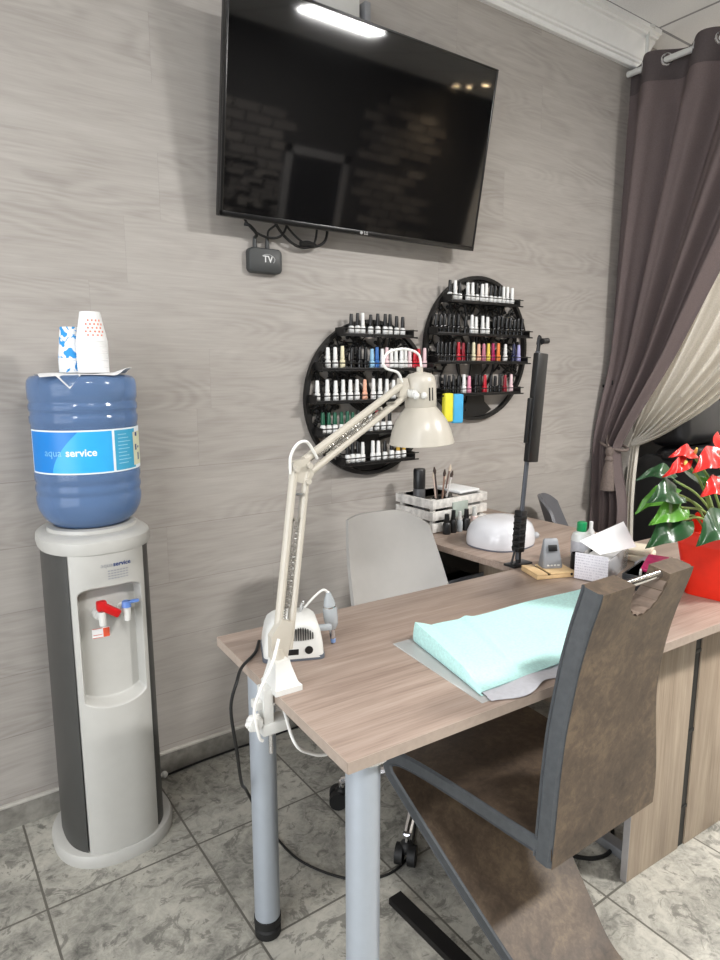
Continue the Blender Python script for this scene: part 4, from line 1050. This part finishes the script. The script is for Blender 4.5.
b = B(); b.box(-.055, .055, -.016, .016, 0, .012, .003, M_=Matrix.Rotation(.35, 4, 'Z')); solo('white_packet', b, M['paper'], 'white oblong packet in front of the magenta one', 'packet', (1.768, .972, .7965))
b = B(); b.tube([(.024*math.cos(a), 0, .021*math.sin(a)+.026) for a in [2*PI*k/28 for k in range(28)]], .0035, 8, closed=True); solo('white_ring', b, M['white'], 'white plastic loop standing in the black tray', 'loop', (1.722, 1.018, .7546), .5)
b = B(); b.box(-.06, .06, -.05, .05, 0, .022, .006, 3); b.box(-.055, .05, -.045, .045, .022, .040, .006, 3); solo('folded_towel', b, M['beige'], 'beige folded towel behind the clear box', 'towel', (1.985, 1.19, .7504), .4)
b = B(); b.box(-.05, .05, -.04, .04, 0, .03, .004, 3); solo('grey_packet', b, M['greylight'], 'grey packet lying left of the red plant pot', 'packet', (1.90, 1.085, .7504), .2)
for k, (x, y, lb_) in enumerate(((1.955, 1.262, 'left one of two tiny clear bottles near the beige towel'), (1.985, 1.272, 'right one of two tiny clear bottles near the beige towel'))):
    b = B(); b.lathe([(.009, 0), (.010, .002), (.010, .050), (.004, .06)], seg=14); o = solo('dropper_bottle', b, M['frost'], lb_, 'bottle', (x, y, .7504), group='tiny clear bottles')
    bb = B(); bb.lathe([(.005, .056), (.0055, .06), (.004, .082), (0, .082)], seg=12); part('cap', bb, M['white'], o)

# ------------------------------------------------------------------ plant
pl = thing('potted_anthurium', 'anthurium with red flowers in a red paper-wrapped pot', 'plant', (1.848, .862, .75), math.radians(8))
b = B(); rings = []
for z, g in ((.0005, .068), (.09, .082), (.175, .098), (.195, .103)):
    r = []
    for k in range(64):
        a = 2*PI*k/64; x, y = sup(a, g, g, 6); wv_ = 1+.012*math.sin(a*9+z*20)*(z/.19); r.append(V((x*wv_, y*wv_, z+(.012*math.sin(a*7+1) if z > .18 else 0))))
    rings.append(r)
inn_ = [[V((p.x*.965, p.y*.965, p.z)) for p in rings[-1]], [V((p.x*.94, p.y*.94, .15)) for p in rings[-1]]]
b.loft(rings+inn_); part('paper_wrap', b, M['red'], pl, 40)
part('soil', B().lathe([(.0, .150), (.078, .150), (.078, .14)], seg=24), M['soil'], pl)
PO = V((1.848, .862, .75)); RP = Matrix.Rotation(-math.radians(8), 3, 'Z')
def pp(x, y, z): return RP @ (V((x, y, z))-PO)
def leafmesh(base, tip, w, up, droop=.02, fold=.25, heart=.15):
    base, tip, up = V(base), V(tip), V(up).normalized(); d = tip-base; L = d.length; d.normalize(); s_ = d.cross(up).normalized(); n = s_.cross(d).normalized()
    def f(u, v):
        a = 2*v-1; wd_ = w*(math.sin(PI*min(1, u*.97+.03)**.62))**.85*(1-.25*u) if u < 1 else 0
        back = -heart*L*(abs(a)**1.5)*max(0, 1-u*3)
        return base+d*(L*u+back)+s_*(a*wd_)+n*(droop*math.sin(PI*u)-droop*1.2*u*u+fold*abs(a)*wd_+.004*math.sin(u*14+a*3))
    return B().grid(f, 18, 10, .0007)
def stemto(b, p, root=(0, 0, .15), r=.0032, bow=.0):
    p = V(p); q = V(root); m = q.lerp(p, .55)+V((0, 0, .03))+V((bow, 0, 0)); b.tube(cat([q, m, p], 8), r, 7); return b
LV = [((1.595, .865, 1.066), (1.480, .86, 1.066), .042, (-.3, -.70, .64), 'leaf', .012), ((1.605, .855, 1.030), (1.482, .855, 1.008), .036, (-.2, -.74, .64), 'leaflight', .010), ((1.600, .845, 1.000), (1.474, .855, .950), .044, (-.1, -.72, .68), 'leaf', .012),
      ((1.705, .79, .995), (1.592, .79, .955), .048, (-.45, -.62, .64), 'leaf', .015), ((1.80, .77, .985), (1.90, .71, .955), .06, (-.3, -.55, .75), 'leaf', .02), ((1.70, .93, 1.08), (1.62, .98, 1.10), .035, (0, -.6, .8), 'leaf', .02),
      ((1.93, .90, 1.02), (2.10, .93, 1.01), .055, (0, -.4, .9), 'leaf', .02), ((1.73, .93, 1.03), (1.64, 1.0, 1.0), .04, (0, -.5, .8), 'leaflight', .02), ((1.88, .95, 1.05), (1.95, 1.09, 1.07), .05, (0, -.4, .9), 'leaf', .02),
      ((1.70, .90, .985), (1.61, .90, .985), .035, (-.2, -.6, .8), 'leaf', .02), ((1.72, .85, 1.06), (1.685, .84, 1.10), .03, (-.5, -.8, .35), 'leaflight', .01)]
for bs, tp, w, up, m, dr in LV:
    lf = part('leaf', leafmesh(pp(*bs), pp(*tp), w, RP @ V(up), dr), M[m], pl, 60)
    sub('petiole', stemto(B(), pp(*bs), root=(random.uniform(-.03, .03), random.uniform(-.03, .03), .148)), M['stem'], lf)
FL = [((1.655, .858, 1.158), (1.560, .858, 1.172), .026, (-.35, -.62, .68), (1.640, .845, 1.178)), ((1.612, .855, 1.150), (1.535, .858, 1.120), .021, (-.2, -.8, .5), (1.585, .842, 1.145)), ((1.705, .82, 1.158), (1.592, .815, 1.136), .036, (-.45, -.62, .64), (1.672, .795, 1.128)),
      ((1.715, .81, 1.082), (1.630, .81, 1.072), .034, (-.4, -.62, .66), (1.69, .79, 1.10)), ((1.88, .90, 1.15), (1.96, .93, 1.17), .05, (.1, -.8, .6), (1.92, .90, 1.19)), ((1.865, .84, 1.03), (1.92, .79, 1.00), .045, (0, -.7, .7), (1.90, .80, 1.06))]
for bs, tp, w, up, sx in FL:
    fl_ = part('flower', leafmesh(pp(*bs), pp(*tp), w, RP @ V(up), .012, .12, .25), M['spathe'], pl, 60)
    b0 = pp(*bs); d0 = (pp(*sx)-b0); b = B(); b.tube([b0+d0*.15, b0+d0*.6, b0+d0*1.1], [.004, .0045, .0025], 8); sub('spadix', b, M['spadix'], fl_)
    sub('stalk', stemto(B(), b0, root=(random.uniform(-.03, .01), random.uniform(-.03, .02), .148), r=.0034), M['stem'], fl_)

# ------------------------------------------------------------------ curtains
XC = 3.05
rod = thing('curtain_rod', 'white curtain rod fixed from the ceiling at the wall corner', 'curtain rod', (XC, 2.0, 2.775))
part('rod', B().cyl((0, .062, 0), (0, -1.45, 0), .014), M['white'], rod)
b = B(); b.cyl((0, -.03, .0), (0, -.03, .168), .009, seg=14); b.lathe([(.03, .163), (.03, .175), (0, .175)], c=(0, -.03, 0), seg=20); b.box(-.012, .012, -.042, -.018, -.022, .02, .003); part('bracket', b, M['white'], rod)
dc = thing('dark_curtain', 'dark aubergine-grey curtain gathered by a tie-back at the wall', 'curtain', (XC, 2.0, 0))
TZ = .985
NF = 4.0
def dcur(u, z):
    ytop = 2.075-.995*u; ytie = 2.075-.15*u
    if z >= TZ:
        t_ = (z-TZ)/(2.80-TZ); y = lerp(ytie, ytop, t_**1.01); amp = lerp(.030, .050, t_)
    else:
        t_ = (TZ-z)/TZ; y = lerp(ytie, 2.075-.21*u, ss(0, .35, t_)); amp = lerp(.030, .034, t_)
    ph = 2*PI*NF*u+.9
    x = amp*math.sin(ph)+.012*math.sin(ph*2.3+1)*(1 if z < 2.6 else .2)
    if z < TZ+.5: x -= .07*ss(TZ+.5, TZ, z)*(1 if z >= TZ else 1)
    return V((x, min(y, 2.076)-2.0, z))
def zs(n, a, c): return [lerp(a, c, k/n) for k in range(n+1)]
b = B(); b.grid(lambda u, v: dcur(u, lerp(.02, 2.69, v)), 110, 70, .002); part('cloth', b, M['dcurtain'], dc, 80)
b = B(); b.grid(lambda u, v: dcur(u, lerp(2.69, 2.815, v)), 110, 4, .003); part('heading', b, M['dhead'], dc, 80)
for k in range(8):
    u = ((k+.0)*PI-.9)/(2*PI*NF)
    if not 0 < u < 1: continue
    p = dcur(u, 2.775); q = dcur(u+.004, 2.775); d = (q-p).normalized(); nrm = V((-d.y, d.x, 0))
    Q = Matrix.Translation(p) @ nrm.to_track_quat('Z', 'Y').to_matrix().to_4x4()
    b = B(); b.tube([Q @ V((.024*math.cos(a), .024*math.sin(a), 0)) for a in [2*PI*j/24 for j in range(24)]], .006, 8, closed=True); part('eyelet', b, M['chrome'], dc)
sc_ = thing('sheer_curtain', 'white sheer curtain swept across and tied behind the dark curtain', 'curtain', (XC+.09, 2.0, 0))
Kp = (1.968, TZ)
def scur(u, t_):
    yt = lerp(1.55, .68, u); T = (yt, 2.79); mid = ((yt+Kp[0])/2, (2.79+Kp[1])/2)
    Cc = (lerp(mid[0], 1.22, u**.8), lerp(mid[1], 1.22, u**.8)); K = (Kp[0]-.03*u, Kp[1]+.0*u)
    y = (1-t_)**2*T[0]+2*t_*(1-t_)*Cc[0]+t_*t_*K[0]; z = (1-t_)**2*T[1]+2*t_*(1-t_)*Cc[1]+t_*t_*K[1]
    ph = 2*PI*7*u+.5; a = lerp(.05, .022, t_)
    return V((a*math.sin(ph)+.01*math.sin(ph*2.1+t_*3), y-2.0, z+.012*math.sin(ph+1)*t_))
b = B(); b.grid(lambda u, v: scur(u, v), 150, 60, .0015)
b.grid(lambda u, v: V((.02*math.sin(2*PI*3*u)-.02*v, lerp(1.962, 1.918, u)-2.0+.01*math.sin(6*v)-.02*v*(u-.2), lerp(TZ+.01, .02, v))), 40, 24, .0015)
part('cloth', b, M['sheer'], sc_, 80)
tb = thing('curtain_tieback', 'taupe rope tie-back with tassel hooked to the wall', 'tie-back', (3.02, 2.066, 1.285))
o0 = V((3.02, 2.066, 1.285))
b = B()
for dx in (0, .03):
    b.tube(cat([V((3.015+dx, 2.06, 1.27))-o0, V((3.01+dx, 2.03, 1.16))-o0, V((2.965, 1.99, 1.02))-o0, V((2.93, 1.955, .985))-o0], 8), .006, 8)
loop = [V((3.005+.062*math.cos(a), 1.975+.066*math.sin(a), .985+.02*math.sin(a)))-o0 for a in [2*PI*k/40 for k in range(40)]]
b.tube(loop, .008, 8, closed=True); part('rope', b, M['rope'], tb)
b = B(); b.cyl((0, .004, 0), (0, -.03, 0), .008); b.tube(cat([(0, -.03, 0), (0, -.045, .01), (0, -.045, .03)], 4), .006, 8); part('hook', b, M['blackmetal'], tb)
b = B(); Q = Matrix.Translation(V((2.925, 1.945, 0))-o0)
b.lathe([(.006, .985), (.020, .975), (.022, .955), (.014, .940), (.018, .930), (.022, .922), (.017, .912), (.024, .88), (.034, .80), (.037, .765), (0, .765)], seg=20, M_=Q); part('tassel', b, M['rope'], tb)

# ------------------------------------------------------------------ massage chair beyond the curtain
mc = thing('massage_chair', 'bulky black leather pedicure armchair beyond the curtain', 'armchair', (3.70, 1.47, 0), math.radians(90))
b = B(); b.box(-.36, .46, -.36, .36, .0005, .46, .05, 3); part('base', b, M['blackleather'], mc)
for y in (-.40, .30):
    b = B(); b.box(-.42, .56, y, y+.16, .08, .92, .07, 4); ar = part('armrest', b, M['blackleather'], mc)
    bb = B(); bb.box(-.40, .40, y+.012, y+.148, .90, .955, .025, 3); sub('arm_pad', bb, M['blackleather'], ar)
b = B(); b.box(-.25, .30, -.25, .30, .44, .58, .05, 3); part('seat_cushion', b, M['blackleather'], mc)
Q = Matrix.Translation((.34, 0, .55)) @ Matrix.Rotation(math.radians(6), 4, 'Y')
b = B(); b.box(-.08, .12, -.36, .36, -.05, .42, .06, 3, M_=Q); part('back_cushion', b, M['blackleather'], mc)
b = B(); b.box(-.10, .12, -.40, -.03, .40, .74, .06, 3, M_=Q); b.box(-.10, .12, .0, .40, .42, .70, .06, 3, M_=Q); part('head_cushion', b, M['blackleather'], mc)

# ------------------------------------------------------------------ light and camera
w = bpy.data.worlds.new('World'); S.world = w; w.use_nodes = True
w.node_tree.nodes['Background'].inputs[0].default_value = (.80, .88, 1, 1); w.node_tree.nodes['Background'].inputs[1].default_value = .6
def area(name, loc, rot, sx, sy, power, col):
    l = bpy.data.lights.new(name, 'AREA'); l.shape = 'RECTANGLE'; l.size = sx; l.size_y = sy; l.energy = power; l.color = col
    o = bpy.data.objects.new(name, l); C.objects.link(o); o.location = loc; o.rotation_euler = rot; return o
area('window_daylight', (XL-.15, -.25, 1.45), (0, math.radians(-90), 0), 2.4, 3.2, 100, (.93, .96, 1))
for x, y, pw in ((2.82, -.76, 122), (.55, -.76, 34), (-1.3, -.76, 24), (4.3, .9, 36)): area('ceiling_lamp', (x, y, HC-.02), (0, 0, 0), .6, .22, pw, (1, .985, .965))  # last one belongs to the added panel that brightens the sheer

for x, y in ((4.80, -1.76), (4.82, -1.59), (4.70, -1.23)):
    l = bpy.data.lights.new('spot_lamp', 'SPOT'); l.energy = 35; l.color = (1, .8, .55); l.spot_size = 1.9; l.spot_blend = .6; l.shadow_soft_size = .04
    o = bpy.data.objects.new('spot_lamp', l); C.objects.link(o); o.location = (x, y, HC-.03)
cam = bpy.data.cameras.new('Camera'); co = bpy.data.objects.new('Camera', cam); C.objects.link(co)
co.location = (0, 0, 1.38); co.rotation_euler = (math.radians(90-9.7635), 0, math.radians(-35.3335))
cam.sensor_fit = 'VERTICAL'; cam.sensor_height = 24; cam.lens = 653.414/960*24; cam.clip_start = .02
S.camera = co
S.view_settings.view_transform = 'Standard'; S.view_settings.look = 'None'; S.view_settings.exposure = .22; S.view_settings.gamma = 1
S.view_settings.use_curve_mapping = False
S.cycles.use_denoising = True; S.cycles.max_bounces = 10; S.cycles.transparent_max_bounces = 12
S.cycles.caustics_reflective = False; S.cycles.caustics_refractive = False; S.cycles.sample_clamp_indirect = 6
